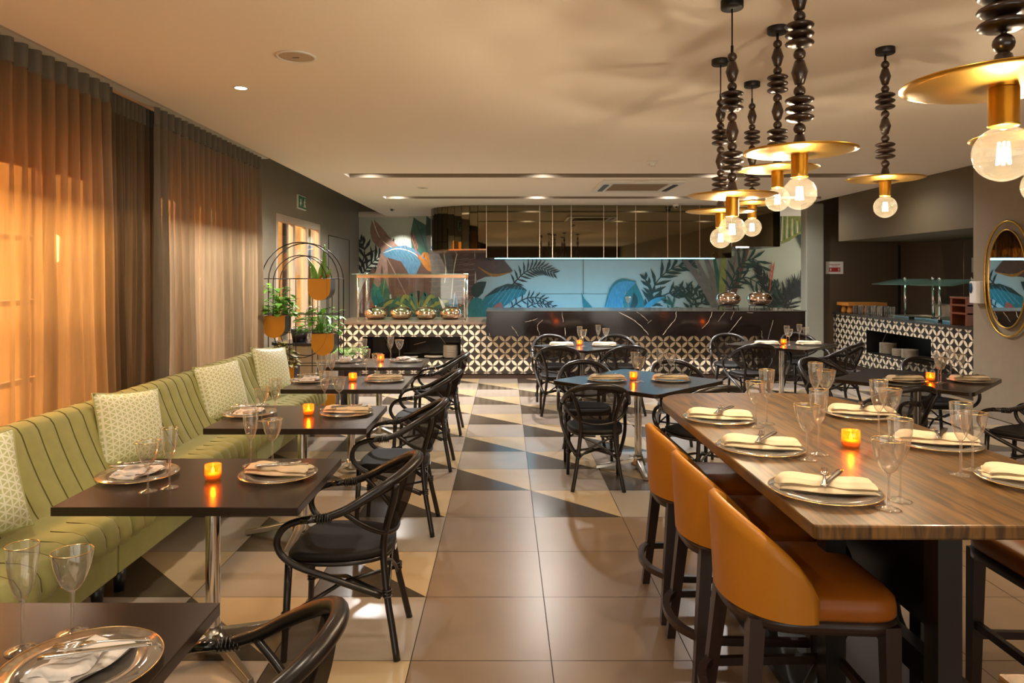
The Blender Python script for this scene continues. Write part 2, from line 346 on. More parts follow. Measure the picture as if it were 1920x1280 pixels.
# window frames
def frame(name, y0, y1, z0, z1, cols, rows, fm, w_=.07, x=WX-.12, label=None, xt=.05):
    f = MB()
    f.box(x, x+xt, y0, y1, z0, z0+w_); f.box(x, x+xt, y0, y1, z1-w_, z1); f.box(x, x+xt, y0, y0+w_, z0+w_, z1-w_); f.box(x, x+xt, y1-w_, y1, z0+w_, z1-w_)
    for c in cols: f.box(x, x+xt, c-w_/2, c+w_/2, z0+w_, z1-w_)
    for r in rows: f.box(x+.01, x+xt-.01, y0+w_, y1-w_, r-.02, r+.02)
    o = struct(f.build(name, fm, bevel=.004), label)
    g = MB(); g.box(x+.02, x+.026, y0+.01, y1-.01, z0+.01, z1-.01); g.build('pane', M['window'], o)
    return o
frame('window_1', 2.2, 5.2, .0, WZ, (3.2, 4.2), (1.9, 1.45, .9), M['woodfr'], label='timber window with glazing bars behind the sheer curtain')
frame('window_2', 5.2, 8.35, .0, WZ, (6.25, 7.3), (), M['woodfr'], label='plain timber window behind the grey stretch of curtain')
d_ = frame('door_1', D0, D1, .0, DZ, (11.05, 11.75), (), M['framew'], .11, x=WX-.08, label='white framed glazed door in the dark left wall', xt=.07)
# exterior seen through the glass
ex = MB(); ex.box(-5.4, -5.2, .5, 30, -.05, 3.6, 0); ex.box(-5.2, WX-T, .5, 30, -.08, -.03, 1)
for k in range(12): ex.box(-5.2, -5.12, 1.2+k*2.2, 1.5+k*2.2, 0, 3.6, 1)
struct(ex.build('wall_outside', [M['ext'], M['extdark']]), 'warm lit rendered wall outside the windows')
t = thing('wall_lantern', 'glowing lantern on the outside wall, seen through the near curtain', 'lantern', (-5.05, 7.9, 1.95))
b = MB(); b.box(-.15, -.12, -.06, .06, -.1, .2); b.tube([(-.14,0,.15),(-.05,0,.22),(0,0,.18)], .012); b.build('bracket', M['black'], t)
b = MB(); b.lathe([(0,.18),(.09,.12),(.11,.1),(.1,-.1),(.07,-.16),(0,-.17)], n=12); b.build('lantern_glass', emis('lantern_glow', (1,.6,.2,1), 5), t)

# mural wall, side pieces on the right
bw = MB(); bw.box(WX-T, 8.2, YB, YB+.2, 0, H+.30); struct(bw.build('wall_back', M['wall_dark']))
tr = MB(); tr.box(WX, XL+.5, YB-.05, YB, H-.02, H+.06); tr.box(WX, XL+.5, YB-.03, YB, H+.06, H+.10); struct(tr.build('trim_2', M['cornice']), 'pale cornice strip above the left end of the mural')
nb = MB(); nb.box(5.51, 5.84, 13.0, 13.25, 0, H-.001); struct(nb.build('wall_nib', M['nib'], bevel=.02), 'grey green wall end between mural and dark alcove')
ab = MB(); ab.box(5.84, 8.2, 13.2, 13.4, 0, H+.3); ab.box(5.6, 5.841, 12.95, 13.3, H-.001, H+.3); struct(ab.build('wall_alcove', M['wall_brown']), 'dark brown wall behind the side buffet')
rw = MB(); rw.box(7.31, 7.5, 7.5, 13.2, 0, H+.3); rw.box(7.300, 7.312, 13.12, 13.2, 0, 2.2, 1); rw.box(7.300, 7.312, 11.3, 11.32, .96, 2.2, 2)
struct(rw.build('wall_right', [M['wall_brown'], M['dark'], M['bronze_trim']]), 'glossy dark side wall of the buffet alcove')
pw = MB(); pw.box(5.6, 5.95, -5.5, 8.5, 0, H+.3); struct(pw.build('wall_mirror_side', M['wall_taupe'], bevel=.006), 'taupe wall that carries the oval mirror')
bh = MB(); bh.box(5.6, 7.31, 8.5, 11.93, 2.206, H+.3); struct(bh.build('wall_bulkhead', [M['wall_bulk']], bevel=.004), 'dark taupe bulkhead over the side buffet')

# ------------------------------------------------------------------ tropical mural (flat printed wall panel)
K = YB/1332.0
def wp(u, v, d=0): return ((u-947)*K, YB-.006-d, EYE-(v-516)*K)
mu = MB()
MM = ['bg','brown','blue','teal','green','dgreen','black','orange','pinkbrown','grey','aqua','red','olive','cream']
MC = dict(bg=rgb(176,184,168), brown=rgb(92,66,54), blue=rgb(84,126,152), teal=rgb(38,112,108), green=rgb(44,92,74), dgreen=rgb(30,58,48), black=rgb(22,30,28), orange=rgb(176,112,40), pinkbrown=rgb(140,112,98), grey=rgb(110,104,94), aqua=rgb(70,140,156), red=rgb(176,84,64), olive=rgb(128,134,66), cream=rgb(214,208,180))
lay = [0]
def quadp(pts, mat):
    lay[0] += 1; d = .0004*lay[0]/6
    n = len(pts); vs = [wp(u, v, d) for u, v in pts]
    mu.add(vs, [tuple(range(n))], MM.index(mat), False)
def strip(cl, wds, mat):       # ribbon of varying half width along a centre line
    lay[0] += 1; d = .0004*lay[0]/6
    P = smooth([(u, v, 0) for u, v in cl], 6); N = len(P); L = []; R = []
    for i, p in enumerate(P):
        t = P[min(i+1, N-1)]-P[max(i-1, 0)]; t = t.normalized() if t.length else Vector((1,0,0)); nn = Vector((-t.y, t.x, 0))
        f = i/(N-1)*(len(wds)-1); k = min(int(f), len(wds)-2); wv = wds[k]*(1-(f-k))+wds[k+1]*(f-k)
        L.append(p+nn*wv); R.append(p-nn*wv)
    vs = [wp(p.x, p.y, d) for p in L]+[wp(p.x, p.y, d) for p in R]
    mu.add(vs, [(i, i+1, N+i+1, N+i) for i in range(N-1)], MM.index(mat), False)
def leafm(cl, w_, mat, vein=None):
    strip(cl, [.2, w_*.7, w_, w_*.92, w_*.6, .2], mat)
    if vein: strip(cl, [.9, .5], vein)
def frond(cl, n, ln, mat, spread=60, w_=1.8, both=True, t0=.1, droop=0):
    strip(cl, [1.2, .5], mat)
    P = smooth([(u, v, 0) for u, v in cl], 10); N = len(P)
    for i in range(n):
        f = t0+(1-t0)*i/(n-1); k = min(int(f*(N-1)), N-2); p = P[k]; t = (P[k+1]-p).normalized(); l = ln*(1-.35*abs(f-.4)*2)
        for s in ((-1, 1) if both else (1,)):
            a = math.radians(spread*s*(1-.45*f)); dx = t.x*math.cos(a)-t.y*math.sin(a); dy = t.x*math.sin(a)+t.y*math.cos(a)
            e = (p.x+dx*l, p.y+dy*l+droop*l); m = (p.x+dx*l*.5-dy*l*.06, p.y+dy*l*.5)
            strip([(p.x, p.y), m, e], [w_*.4, w_, .15], mat)
def reds(u0, v0, u1, v1):
    strip([(u0,v0),(u1,v1)], [.9,.4], 'red')
    for k in range(4):
        f = .35+.15*k; u, v = u0+(u1-u0)*f, v0+(v1-v0)*f
        for s in (-1,1): strip([(u,v),(u+s*2.4,v-7),(u+s*3.2+(u1-u0)*.1,v-15)], [.4,.9,.2], 'red')
quadp([(672,640),(1520,640),(1520,402),(672,402)][::1], 'bg')
# left group
leafm([(776,408),(800,470),(812,560)], 26, 'green', 'dgreen'); leafm([(800,405),(830,480),(820,590)], 24, 'dgreen')
frond([(676,520),(690,500),(712,480),(735,462)], 9, 34, 'black', 62, 3.0); frond([(678,500),(684,470),(676,452)], 5, 26, 'black', 55, 3.0)
frond([(690,540),(708,520),(722,505)], 6, 26, 'black', 60, 3)
leafm([(676,610),(690,570),(700,500)], 22, 'brown'); leafm([(690,600),(705,560),(716,470)], 12, 'pinkbrown')
leafm([(698,410),(716,450),(760,478)], 15, 'pinkbrown', 'cream'); leafm([(770,475),(745,500),(720,560)], 30, 'brown'); leafm([(712,430),(722,500),(728,560)], 5, 'pinkbrown')
quadp([(725,470),(800,478),(815,520),(800,590),(740,590),(728,520)], 'brown')
strip([(724,480),(745,520),(765,560)], [1.2,.6], 'pinkbrown')
quadp([(717,474),(730,464),(760,460),(780,468),(796,484),(806,504),(792,520),(775,515),(770,520),(760,502),(752,490),(738,486),(724,482)], 'blue')
for k in range(9): strip([(728+k*6,468-k*.4),(734+k*8,478+k*2.2)], [.25,.5], 'teal')
strip([(719,474),(745,466),(775,474),(800,498)], [.3,1.0,.8,.3], 'cream')
for k in range(7): strip([(738+k*3,452-k*2),(722+k*7,440+k*5)], [.2,.4], 'brown')
quadp([(790,492),(806,506),(820,528),(812,546),(792,540),(780,515)], 'brown')
leafm([(783,476),(802,500),(812,510)], 5, 'orange'); leafm([(790,480),(800,480),(814,512)], 6, 'orange')
reds(786,486,770,440)
leafm([(700,610),(715,570),(722,520)], 16, 'green', 'olive'); leafm([(722,610),(708,560),(700,530)], 11, 'teal', 'green')
# trunks in the middle
for (u0, u1, w_, m) in ((812,824,15,'grey'),(836,842,14,'grey'),(862,866,16,'brown'),(884,878,15,'brown'),(850,862,10,'brown')):
    strip([(u0,440),(u1,520),(u0+2,620)], [w_*.9, w_, w_], m)
for k in range(15):
    for (u, w_) in ((818,13),(839,12),(866,14),(881,12)): strip([(u-w_, 452+k*10+u % 7), (u+w_, 453+k*10+u % 5)], [.35,.5], 'pinkbrown')
strip([(830,460),(836,500),(834,530)], [1,1], 'cream'); strip([(862,455),(852,500),(846,560)], [1,1], 'cream'); strip([(888,460),(892,500),(889,560)], [.8,.8], 'cream'); strip([(910,465),(896,480)], [1,.6], 'cream')
quadp([(700,610),(700,575),(730,560),(780,556),(840,560),(880,575),(890,610)], 'dgreen')
for k in range(11): leafm([(785,590),(785+(k-5)*12,570-abs(5-abs(k-5))*5),(785+(k-5)*19,575+abs(k-5)*3)], 3.6, 'olive' if k % 2 else 'green')
leafm([(846,605),(850,575),(853,548)], 9, 'blue', 'cream'); leafm([(838,600),(832,575),(822,556)], 3, 'cream'); leafm([(860,600),(872,580),(884,556)], 3, 'pinkbrown')
leafm([(702,600),(699,580),(697,566)], 4, 'red')
# big dark leaf and teal leaf
quadp([(892,458),(912,462),(944,486),(962,508),(940,517),(910,519),(894,526),(890,500)], 'brown'); strip([(896,500),(925,516),(960,510)], [.5,3,.5], 'orange')
leafm([(892,560),(896,542),(912,528)], 12, 'dgreen'); leafm([(880,600),(895,570),(903,560)], 14, 'teal')
quadp([(888,600),(896,576),(910,556),(930,540),(952,532),(975,534),(988,544),(984,552),(962,562),(945,575),(930,600)], 'teal')
quadp([(908,557),(930,540),(952,532),(975,534),(988,544),(960,541),(935,547)], 'dgreen')
for k in range(6): strip([(945+k*7,537),(915+k*10,570)], [.4,.9], 'aqua')
frond([(955,540),(985,510),(1012,502),(1040,512)], 14, 24, 'black', 66, 1.9)
frond([(950,582),(985,560),(1015,560),(1045,580)], 11, 16, 'black', 70, 1.4); frond([(960,600),(1000,570),(1030,572)], 8, 15, 'black', 65, 1.3)
quadp([(922,580),(930,570),(940,566),(944,578),(934,584)], 'red')
# centre and right
strip([(1093.5,488),(1093.5,552)], [.7,.7], 'grey'); strip([(1005,551),(1150,551)], [.3,.3], 'grey')
quadp([(1090,548),(1096,560),(1118,584),(1094,584)], 'teal')
quadp([(1130,584),(1140,560),(1150,535),(1168,524),(1190,526),(1192,540),(1180,550),(1172,546),(1166,584)], 'aqua'); strip([(1134,575),(1146,540),(1165,525),(1192,528)], [.6,2,2.4,.8], 'teal')
for k in range(7): strip([(1142+k*6,538-k*1.5),(1140+k*5,572)], [.3,.8], 'blue')
quadp([(1170,584),(1168,560),(1176,546),(1192,530),(1204,556),(1214,584)], 'teal'); leafm([(1180,584),(1190,566),(1188,548)], 6, 'dgreen')
frond([(1212,580),(1230,530),(1262,502),(1300,496)], 9, 34, 'dgreen', 52, 3.2); frond([(1205,584),(1222,560),(1208,520)], 6, 26, 'dgreen', 45, 3.0)
frond([(1200,590),(1240,556),(1290,540),(1322,552)], 9, 24, 'dgreen', 62, 2.6); leafm([(1196,590),(1224,566),(1250,556)], 5, 'aqua')
frond([(1290,590),(1300,560),(1290,548),(1268,546)], 9, 26, 'dgreen', 70, 2.8); frond([(1250,588),(1262,572),(1246,560)], 5, 18, 'green', 55, 2.2); frond([(1292,590),(1316,566),(1335,562)], 6, 22, 'dgreen', 60, 2.4)
for (a, b, w_, m) in ((1276,1348,6,'grey'),(1300,1345,4.5,'grey'),(1322,1350,5,'grey'),(1338,1354,4,'green'),(1356,1352,6,'olive'),(1372,1360,5,'grey'),(1386,1362,5,'grey'),(1402,1362,5,'brown')):
    strip([(a,462 if a > 1380 else 480),((a+b)/2,525),(b,590)], [w_*.7, w_, w_*1.1], m)
frond([(1360,560),(1385,500),(1420,490),(1450,560)], 12, 34, 'dgreen', 58, 2.8); frond([(1364,545),(1395,520),(1430,540),(1442,575)], 9, 30, 'dgreen', 60, 2.6)
frond([(1444,580),(1438,540),(1420,505)], 8, 28, 'black', 40, 2.6); frond([(1446,590),(1456,560),(1454,530)], 6, 20, 'dgreen', 35, 2.6)
reds(1442,545,1449,494)
for k in range(4): frond([(1452+k*6,590),(1470+k*10,550-k*6),(1516,530+k*12)], 11, 30, 'black', 58, 2.1)
quadp([(1465,398),(1514,398),(1514,428),(1496,440),(1478,452),(1463,458)], 'olive')
for k in range(10): strip([(1466+k*4.5,402+k*2),(1464+k*5,452-k*2.5)], [.5,1.0], 'green' if k % 2 else 'cream')
strip([(1496,440),(1505,458),(1514,472)], [4,5,5], 'dgreen')
leafm([(1440,586),(1460,578),(1475,584)], 7, 'dgreen')
mo = mu.build('tropical_mural', [pm('mural_'+k, MC[k], .45, noise=.22 if k != 'bg' else .04, nscale=3 if k == 'bg' else 9, stretch=(3,1,1) if k in ('blue','aqua','teal') else (1,1,1)) for k in MM])
tag(mo, 'tropical leaf mural covering the back wall behind the bar', 'mural', kind='structure')

# ------------------------------------------------------------------ curtains
def curtain(y0, y1, pitch, amp, mat, seed, label, x=-2.80):
    rnd = random.Random(seed); n = int((y1-y0)/pitch); root = thing('curtain', label, 'curtain', (x, y0, 0))
    per = 12; ph = [rnd.uniform(-.3,.3) for _ in range(n+2)]; am = [rnd.uniform(.35,1.45) for _ in range(n+2)]; dr = [rnd.uniform(-.07,.07) for _ in range(n+2)]
    b = MB(); L = y1-y0; NV = 14; nu = n*per
    def fn(u, v):
        k = u*n; i = min(int(k), n-1); f = k-i; z = .03+v*(H-.145); low = 1-v
        a = amp*(am[i]*(1-f)+am[i+1]*f)*(.55+.6*low)
        s_ = math.sin(2*PI*(f)+ph[i]*low*1.5)
        sharp = math.copysign(abs(s_)**.7, s_)
        dd = (dr[i]*(1-f)+dr[i+1]*f)*low
        return (a*sharp+.012*math.sin(7*u*n+9*v)*low, u*L+dd+.02*low*math.sin(k*1.7), z)
    b.grid(fn, nu, NV); b.build('drape', mat, root)
    h = MB()
    def fh(u, v):
        k = u*n; f = k-int(k); s_ = math.sin(2*PI*f)
        return (amp*.45*math.copysign(abs(s_)**.35, s_)+.004, u*L, H-.12+v*.14)
    h.grid(fh, nu, 2); h.build('heading_tape', M['header'], root)
    return root
curtain(1.9, 5.06, .118, .055, M['curt_a'], 3, 'near sheer curtain glowing orange from the street light behind it')
curtain(4.98, 5.92, .060, .050, M['curt_c'], 5, 'darker bunched curtain gathered between the two sheer lengths', -2.90)
curtain(5.66, 8.15, .122, .068, M['curt_b'], 9, 'far greyish sheer curtain ending beside the glazed door')
rl = MB(); rl.box(-2.83, -2.73, 1.6, 8.2, H+.022, H+.045); rl_o = rl.build('curtain_track', M['white']); tag(rl_o, 'long white curtain track along the ceiling edge', 'curtain track')
hd = MB(); hd.box(XL-.30, XL-.001, 1.0, 8.2, H+.06, H+.10); struct(hd.build('trim_3', M['ceiling']), 'pelmet recess board over the curtains')

# ------------------------------------------------------------------ green channelled banquette
bq = thing('banquette', 'long green velvet banquette with channelled back under the curtains', 'banquette', (0,0,0))
def rib(t, n, d): return d*abs(math.sin(PI*t*n))**.8
def back(y0, y1):
    n = max(3, round((y1-y0-.14)/.118)); b = MB(); L = y1-y0
    prof = [(-2.23,.44),(-2.27,.50),(-2.33,.62),(-2.38,.74),(-2.415,.84),(-2.44,.875),(-2.48,.89),(-2.54,.88),(-2.56,.84),(-2.57,.30)]
    def fn(u, v):
        k = v*(len(prof)-1); i = min(int(k), len(prof)-2); f = k-i; x = prof[i][0]*(1-f)+prof[i+1][0]*f; z = prof[i][1]*(1-f)+prof[i+1][1]*f
        y = y0+u*L; e = min(u, 1-u)*L; d = rib(u, n, .018) if v < .6 else rib(u, n, .018)*max(.12, 1-(v-.6)*6)
        ed = 0 if e > .09 else -.07*(1-e/.09)**2
        return (x+d+ed*(1 if v < .7 else -.3), y, z+ed*.25*(v > .4))
    b.grid(fn, n*8, 26)
    for u in (0, 1): b.add([fn(u, k/18) for k in range(19)], [tuple(range(19))], 0, False)
    for k in range(1, n): b.tube([tuple(Vector(fn(k/n, v/20))+Vector((.0035,0,.001))) for v in range(0, 17)], .0026, 5, mat=1)  # dark tubes added in the back grooves to deepen their shade
    return b.build('backrest', [M['velvet'], M['piping']], bq)
for a, c in ((.1,1.5),(1.5,2.9),(2.9,4.32),(4.32,5.72),(5.72,7.1),(7.1,7.5)): back(a+.006, c-.006)
def seat(y0, y1):
    n = round((y1-y0)/.115); L = y1-y0; b = MB()
    prof = [(-2.36,.34),(-2.36,.455),(-2.25,.468),(-2.08,.468),(-1.98,.462),(-1.925,.445),(-1.895,.40),(-1.89,.35),(-1.91,.315),(-1.95,.30),(-2.3,.30)]
    def fn(u, v):
        k = v*(len(prof)-1); i = min(int(k), len(prof)-2); f = k-i; x = prof[i][0]*(1-f)+prof[i+1][0]*f; z = prof[i][1]*(1-f)+prof[i+1][1]*f
        g = max(0, min(1, (x+2.10)/.12)); d = rib(u, n, .024)*g; e = min(u, 1-u)*L
        s_ = 1 if e > .03 else (e/.03)**.5; 
        return (x+d-(1-s_)*.03*g, y0+u*L, z+d*.7*(1 if z > .4 else -.3)-(1-s_)*.02)
    b.grid(fn, n*8, 30)
    for u in (0, 1): b.add([fn(u, k/26) for k in range(27)], [tuple(range(27))], 0, False)
    for k in range(1, n): b.tube([tuple(Vector(fn(k/n, v/20))+Vector((.002,0,.002))) for v in range(6, 17)], .0026, 5, mat=1)  # seat grooves get added dark tubes as painted shade too
    b.build('seat', [M['velvet'], M['piping']], bq)
    q = MB(); q.box(-2.5, -1.955, y0+.004, y1-.004, .125, .302); q.build('base', M['velvet'], bq, bevel=.015)
    for y in (y0+.10, y1-.10):
        l = MB(); l.lathe([(.024,0),(.034,.13)], (-2.01, y, 0), 14, close=True); l.build('leg', M['black'], bq)
for a, c in ((.1,1.6),(1.6,3.6),(3.6,5.6),(5.6,7.5)): seat(a, c)

def mk_cushion():
    t = thing('cushion', '', 'cushion')
    def sheet(s):
        b = MB()
        def fn(u, v):
            x = (u-.5); z = (v-.5); ex = 1-(2*abs(x))**2.6; ez = 1-(2*abs(z))**2.6; h = max(0, ex*ez)**.55
            pin = 1-.06*(1-(2*z)**2) if abs(abs(x)-.5) < 1e-6 else 1
            k = 1-.07*(1-(2*abs(z))**2)*abs(2*x)**4; k2 = 1-.07*(1-(2*abs(x))**2)*abs(2*z)**4
            return (x*.44*k, s*.075*h, (z*.44)*k2)
        b.grid(fn, 18, 18); return b
    f = sheet(-1); f.build('patterned_front', M['cushion'], t); r = sheet(1); r.build('back_cover', M['cush_edge'], t)
    e = MB(); P = []
    for a, c in (((-1,-1),(1,-1)),((1,-1),(1,1)),((1,1),(-1,1)),((-1,1),(-1,-1))):
        for k in range(8):
            q = k/8; x = a[0]*(1-q)+c[0]*q; z = a[1]*(1-q)+c[1]*q
            P.append((x*.22*(1-.07*(1-z*z)), 0, z*.22*(1-.07*(1-x*x))))
    e.tube(P, .005, 6, closed=True); e.build('piping', M['cush_edge'], t)
    return t
for i, (x, y, ang, lb) in enumerate(((-2.27, 3.0, 62, 'green lattice cushion cut off at the left edge, nearest on the banquette'), (-2.265, 4.30, 64, 'pale green lattice cushion second from the front, on the banquette'),
      (-2.26, 5.68, 62, 'pale green lattice cushion third along the banquette, beside the third table'), (-2.265, 6.90, 62, 'farthest pale green lattice cushion, at the planter end of the banquette'))):
    o = place('cushion', mk_cushion, (x, y, .725), math.radians(ang), lb, 'lattice cushions on the banquette')
    o.rotation_euler = (math.radians(-16), math.radians(4 if i % 2 else -3), math.radians(ang))

# ------------------------------------------------------------------ dark tables
def base_parts(t, rz, top=.715):
    p = MB(); p.lathe([(.031,.10),(.031,top)], n=20); p.build('pole', M['chrome'], t)
    h = MB(); h.lathe([(.0,.12),(.036,.12),(.046,.09),(.06,.055),(.062,.035),(.0,.035)], n=20); h.build('hub', M['castm'], t)
    f = MB(); f.lathe([(0,0),(.13,0),(.13,.008),(0,.008)], (0,0,top-.008), 20); f.build('mounting_plate', M['black'], t)
    for k in range(4):
        a = rz+k*PI/2+PI/4; ca, sa = math.cos(a), math.sin(a); b = MB(); R = .36
        prof = [(.03,.085,.030),(.10,.070,.026),(.20,.048,.023),(.30,.030,.020),(R,.020,.017)]
        vs = []
        for r, z, w_ in prof:
            for s1, dz in ((-1,-.018),(1,-.018),(.7,.012),(-.7,.012)): vs.append((ca*r-sa*w_*s1, sa*r+ca*w_*s1, z+dz))
        fs = [(i*4+j, i*4+(j+1) % 4, (i+1)*4+(j+1) % 4, (i+1)*4+j) for i in range(4) for j in range(4)]+[(0,3,2,1),(16,17,18,19)]
        b.add(vs, fs, 0, False); lg = b.build('foot', M['castm'], t, bevel=.004)
        g = MB(); g.lathe([(.0,0),(.016,0),(.016,.012),(0,.012)], (ca*(R-.02), sa*(R-.02), 0), 10); g.build('glide', M['black'], lg)
TL = ['nearest', 'second', 'third', 'fourth', 'farthest']
TT = [(-1.25,1.57,0),(-1.27,3.09,.0),(-1.28,4.49,PI/4),(-1.28,5.91,0),(-1.285,7.25,.2)]
for i, (x, y, rz) in enumerate(TT):
    lb = ('nearest dark rectangular table, cut off at the bottom left corner' if i == 0 else '%s dark rectangular pedestal table along the green banquette' % TL[i] if i < 4 else 'farthest dark rectangular pedestal table, beside the planter stand')
    if i: lb = ('second' if i == 1 else lb.split()[0])+' dark rectangular pedestal table '+{1:'from the front along the green banquette',2:'from the front along the green banquette',3:'from the front along the green banquette',4:'along the banquette, beside the planter stand'}[i]
    t = thing('dining_table', lb, 'table', (x, y, 0), group='rectangular tables along the banquette')
    b = MB(); b.box(-.475,.475,-.365,.365,.715,.75); b.build('tabletop', M['table'], t, bevel=.003)
    base_parts(t, rz)
SQ = [(1.13,6.03,'square blue-lit table beside the central aisle, behind the high table'),(.98,9.0,'small square table in front of the left half of the marble bar'),
      (3.58,9.2,'square table before the right end of the marble bar'),(3.55,6.12,'square table on the right, beside the tiled side buffet')]
for i, (x, y, lb) in enumerate(SQ):
    t = thing('square_table', lb, 'table', (x, y, 0), group='square tables in the middle of the room')
    b = MB(); s_ = .74 if i != 1 else .64; poly = []
    for k in range(4):
        a = k*PI/2; c = (math.cos(a)*s_, math.sin(a)*s_); d = PI/4
        for e in (-1, -.5, 0, .5, 1): r = .05; poly.append((math.cos(a)*(s_-r*1.414)+r*math.cos(a+e*PI/4), math.sin(a)*(s_-r*1.414)+r*math.sin(a+e*PI/4)))
    b.prism(poly, .718, .75); b.build('tabletop', M['table'], t, bevel=.003)
    base_parts(t, PI/4 if i == 0 else 0)

# ------------------------------------------------------------------ bistro chairs
def mk_chair():
    t = thing('bistro_armchair', '', 'chair')
    hoopL = [(.262,.03,.628),(.256,-.06,.660),(.240,-.14,.705),(.205,-.225,.752),(.150,-.285,.786),(.08,-.318,.806),(0,-.33,.813)]
    hoop = hoopL+[(-x,y,z) for x, y, z in hoopL[:-1][::-1]]; hp = smooth(hoop, 5); n = len(hp)
    b = MB(); b.tube(hp, [.0165+.0075*math.sin(PI*i/(n-1)) for i in range(n)], 12); b.build('top_rail', M['rattan'], t)
    for s in (-1, 1):
        a = [(.262,.04,.627),(.262,.13,.618),(.262,.195,.590),(.264,.225,.535),(.262,.205,.475),(.255,.14,.425),(.235,.03,.375),(.20,-.09,.315),(.165,-.19,.262)]
        b = MB(); b.tube(smooth([(x*s,y,z) for x, y, z in a], 4), .0145, 10); o = b.build('arm', M['rattan'], t)
        wv = MB()
        for k in range(6): y = .055-k*.011; wv.tube([(s*(.262)+.0185*math.cos(q*PI/5), y+.002*math.sin(q), .628-(y-.03)*.1+.0185*math.sin(q*PI/5)) for q in range(10)], .0035, 5, closed=True)
        wv.tube([(s*.262,.125,.6195),(s*.262,.06,.627)], .0158, 10); wv.build('binding', M['wrap'], o)
    for s in (-1, 1):
        r = [(.195,-.265,0),(.170,-.24,.13),(.150,-.215,.26),(.128,-.195,.44),(.135,-.212,.56),(.165,-.245,.67),(.200,-.262,.755)]
        b = MB(); b.tube(smooth([(x*s,y,z) for x, y, z in r], 4), .0155, 10); b.build('leg', M['rattan'], t)
        f = [(.205,.215,0),(.200,.205,.2),(.196,.195,.43)]
        b = MB(); b.tube([(x*s,y,z) for x, y, z in f], [.0135,.0155,.017], 10); b.build('leg', M['rattan'], t)
    # back panel between the hoop and the lower rail
    railL = [(.250,-.05,.648),(.215,-.13,.580),(.15,-.195,.530),(.075,-.228,.510),(0,-.236,.505)]
    rail = smooth(railL+[(-x,y,z) for x, y, z in railL[:-1][::-1]], 6); b = MB(); b.tube(rail, .0115, 8); b.build('lower_rail', M['rattan'], t)
    hs = [p for p in hp]; 
    def at(P, u): k = u*(len(P)-1); i = min(int(k), len(P)-2); return P[i].lerp(P[i+1], k-i)
    b = MB(); b.grid(lambda u, v: tuple(at(hs, .09+.82*u).lerp(at(rail, u), v)+Vector((0,-.02*math.sin(PI*v)*math.sin(PI*u),0))), 24, 8); b.build('back_panel', M['mesh'], t)
    b = MB(); b.box(-.018,.018,-.232,-.229,.405,.422); b.build('care_label', M['white'], t)
    # seat
    def outline(k):
        a = 2*PI*k/36; c, s_ = math.cos(a), math.sin(a); x = .215*math.copysign(abs(c)**.55, c)*(1 if s_ > 0 else 1-.16*abs(s_)); y = .225*math.copysign(abs(s_)**(.45 if s_ > 0 else .8), s_); return x, y
    b = MB(); vs = []
    for sc, z in ((0,.448),(.5,.449),(.85,.456),(.96,.460),(1.0,.452),(1.0,.43),(.93,.424),(0,.424)):
        for k in range(36): x, y = outline(k); vs.append((x*sc, y*sc+.0, z-(.02*max(0, (y-.17)/.05) if sc > .9 and y > .17 else 0)))
    b.add(vs, [(i*36+k, i*36+(k+1) % 36, (i+1)*36+(k+1) % 36, (i+1)*36+k) for i in range(7) for k in range(36)]); b.build('seat', M['woven'], t)
    b = MB(); b.tube([(outline(k)[0]*.95, outline(k)[1]*.95, .415) for k in range(36)], .012, 8, closed=True); b.build('seat_frame', M['rattan'], t)
    for s in (-1, 1):
        b = MB(); b.tube([(s*.201,.205,.19),(s*.03,.0,.265),(-s*.152,-.215,.26)], .0095, 8); b.build('stretcher', M['rattan'], t)
        b = MB(); b.tube(smooth([(s*.150,-.217,.235),(s*.08,-.214,.30),(-s*.02,-.206,.36),(-s*.12,-.196,.40)], 4), .008, 8); b.build('brace', M['rattan'], t)
        b = MB()
        for q, z in enumerate((.255,.268,.281)): b.tube([(s*.150+.018*math.cos(k*PI/5), -.216+.018*math.sin(k*PI/5), z) for k in range(10)], .004, 5, closed=True)
        b.build('binding', M['wrap'], t); b = MB()
        for q, z in enumerate((.18,.193,.206)): b.tube([(s*.2005+.018*math.cos(k*PI/5), .206+.018*math.sin(k*PI/5), z) for k in range(10)], .004, 5, closed=True)
        b.build('binding', M['wrap'], t)
    return t
G = 'dark bistro armchairs'
R = math.radians
CH = [(-.73,1.69,90,'dark bistro armchair cut off at the bottom, nearest to the camera'),(-.725,3.22,90,'second bistro armchair from the front in the left row'),(-.72,4.65,90,'third bistro armchair from the front in the left row'),
 (-.72,6.12,90,'fourth bistro armchair from the front in the left row'),(-.72,7.48,90,'farthest bistro armchair in the left row, nearest the tiled counter'),
 (.715,5.64,-2,'bistro armchair seen from behind, beside the aisle at the blue-lit table'),(.74,6.46,178,'bistro armchair facing the camera across the left corner of the blue-lit table'),(1.62,6.52,186,'bistro armchair facing the camera across the right corner of the blue-lit table'),(1.50,5.50,18,'bistro armchair partly hidden behind the far end of the high table'),
 (.63,8.50,-3,'bistro armchair at the near left of the table before the marble bar'),(1.42,8.52,5,'bistro armchair at the near right of the table before the marble bar'),(.62,9.42,180,'bistro armchair at the far left of the table before the marble bar'),(1.50,9.42,180,'bistro armchair at the far right of the table before the marble bar'),
 (3.05,9.62,168,'bistro armchair at the far left of the table by the bar end'),(3.02,8.75,0,'bistro armchair at the near left of the table by the bar end'),(4.05,8.75,38,'bistro armchair turned left at the near right of the bar-end table'),(4.10,9.75,180,'bistro armchair at the far right of the table by the bar end'),
 (3.12,6.72,200,'bistro armchair at the far left of the table beside the side buffet'),(4.10,6.75,176,'bistro armchair at the far right of the table beside the side buffet'),(2.98,5.52,8,'bistro armchair at the near left of the table beside the side buffet'),(4.00,5.42,28,'bistro armchair at the right edge of the photo')]
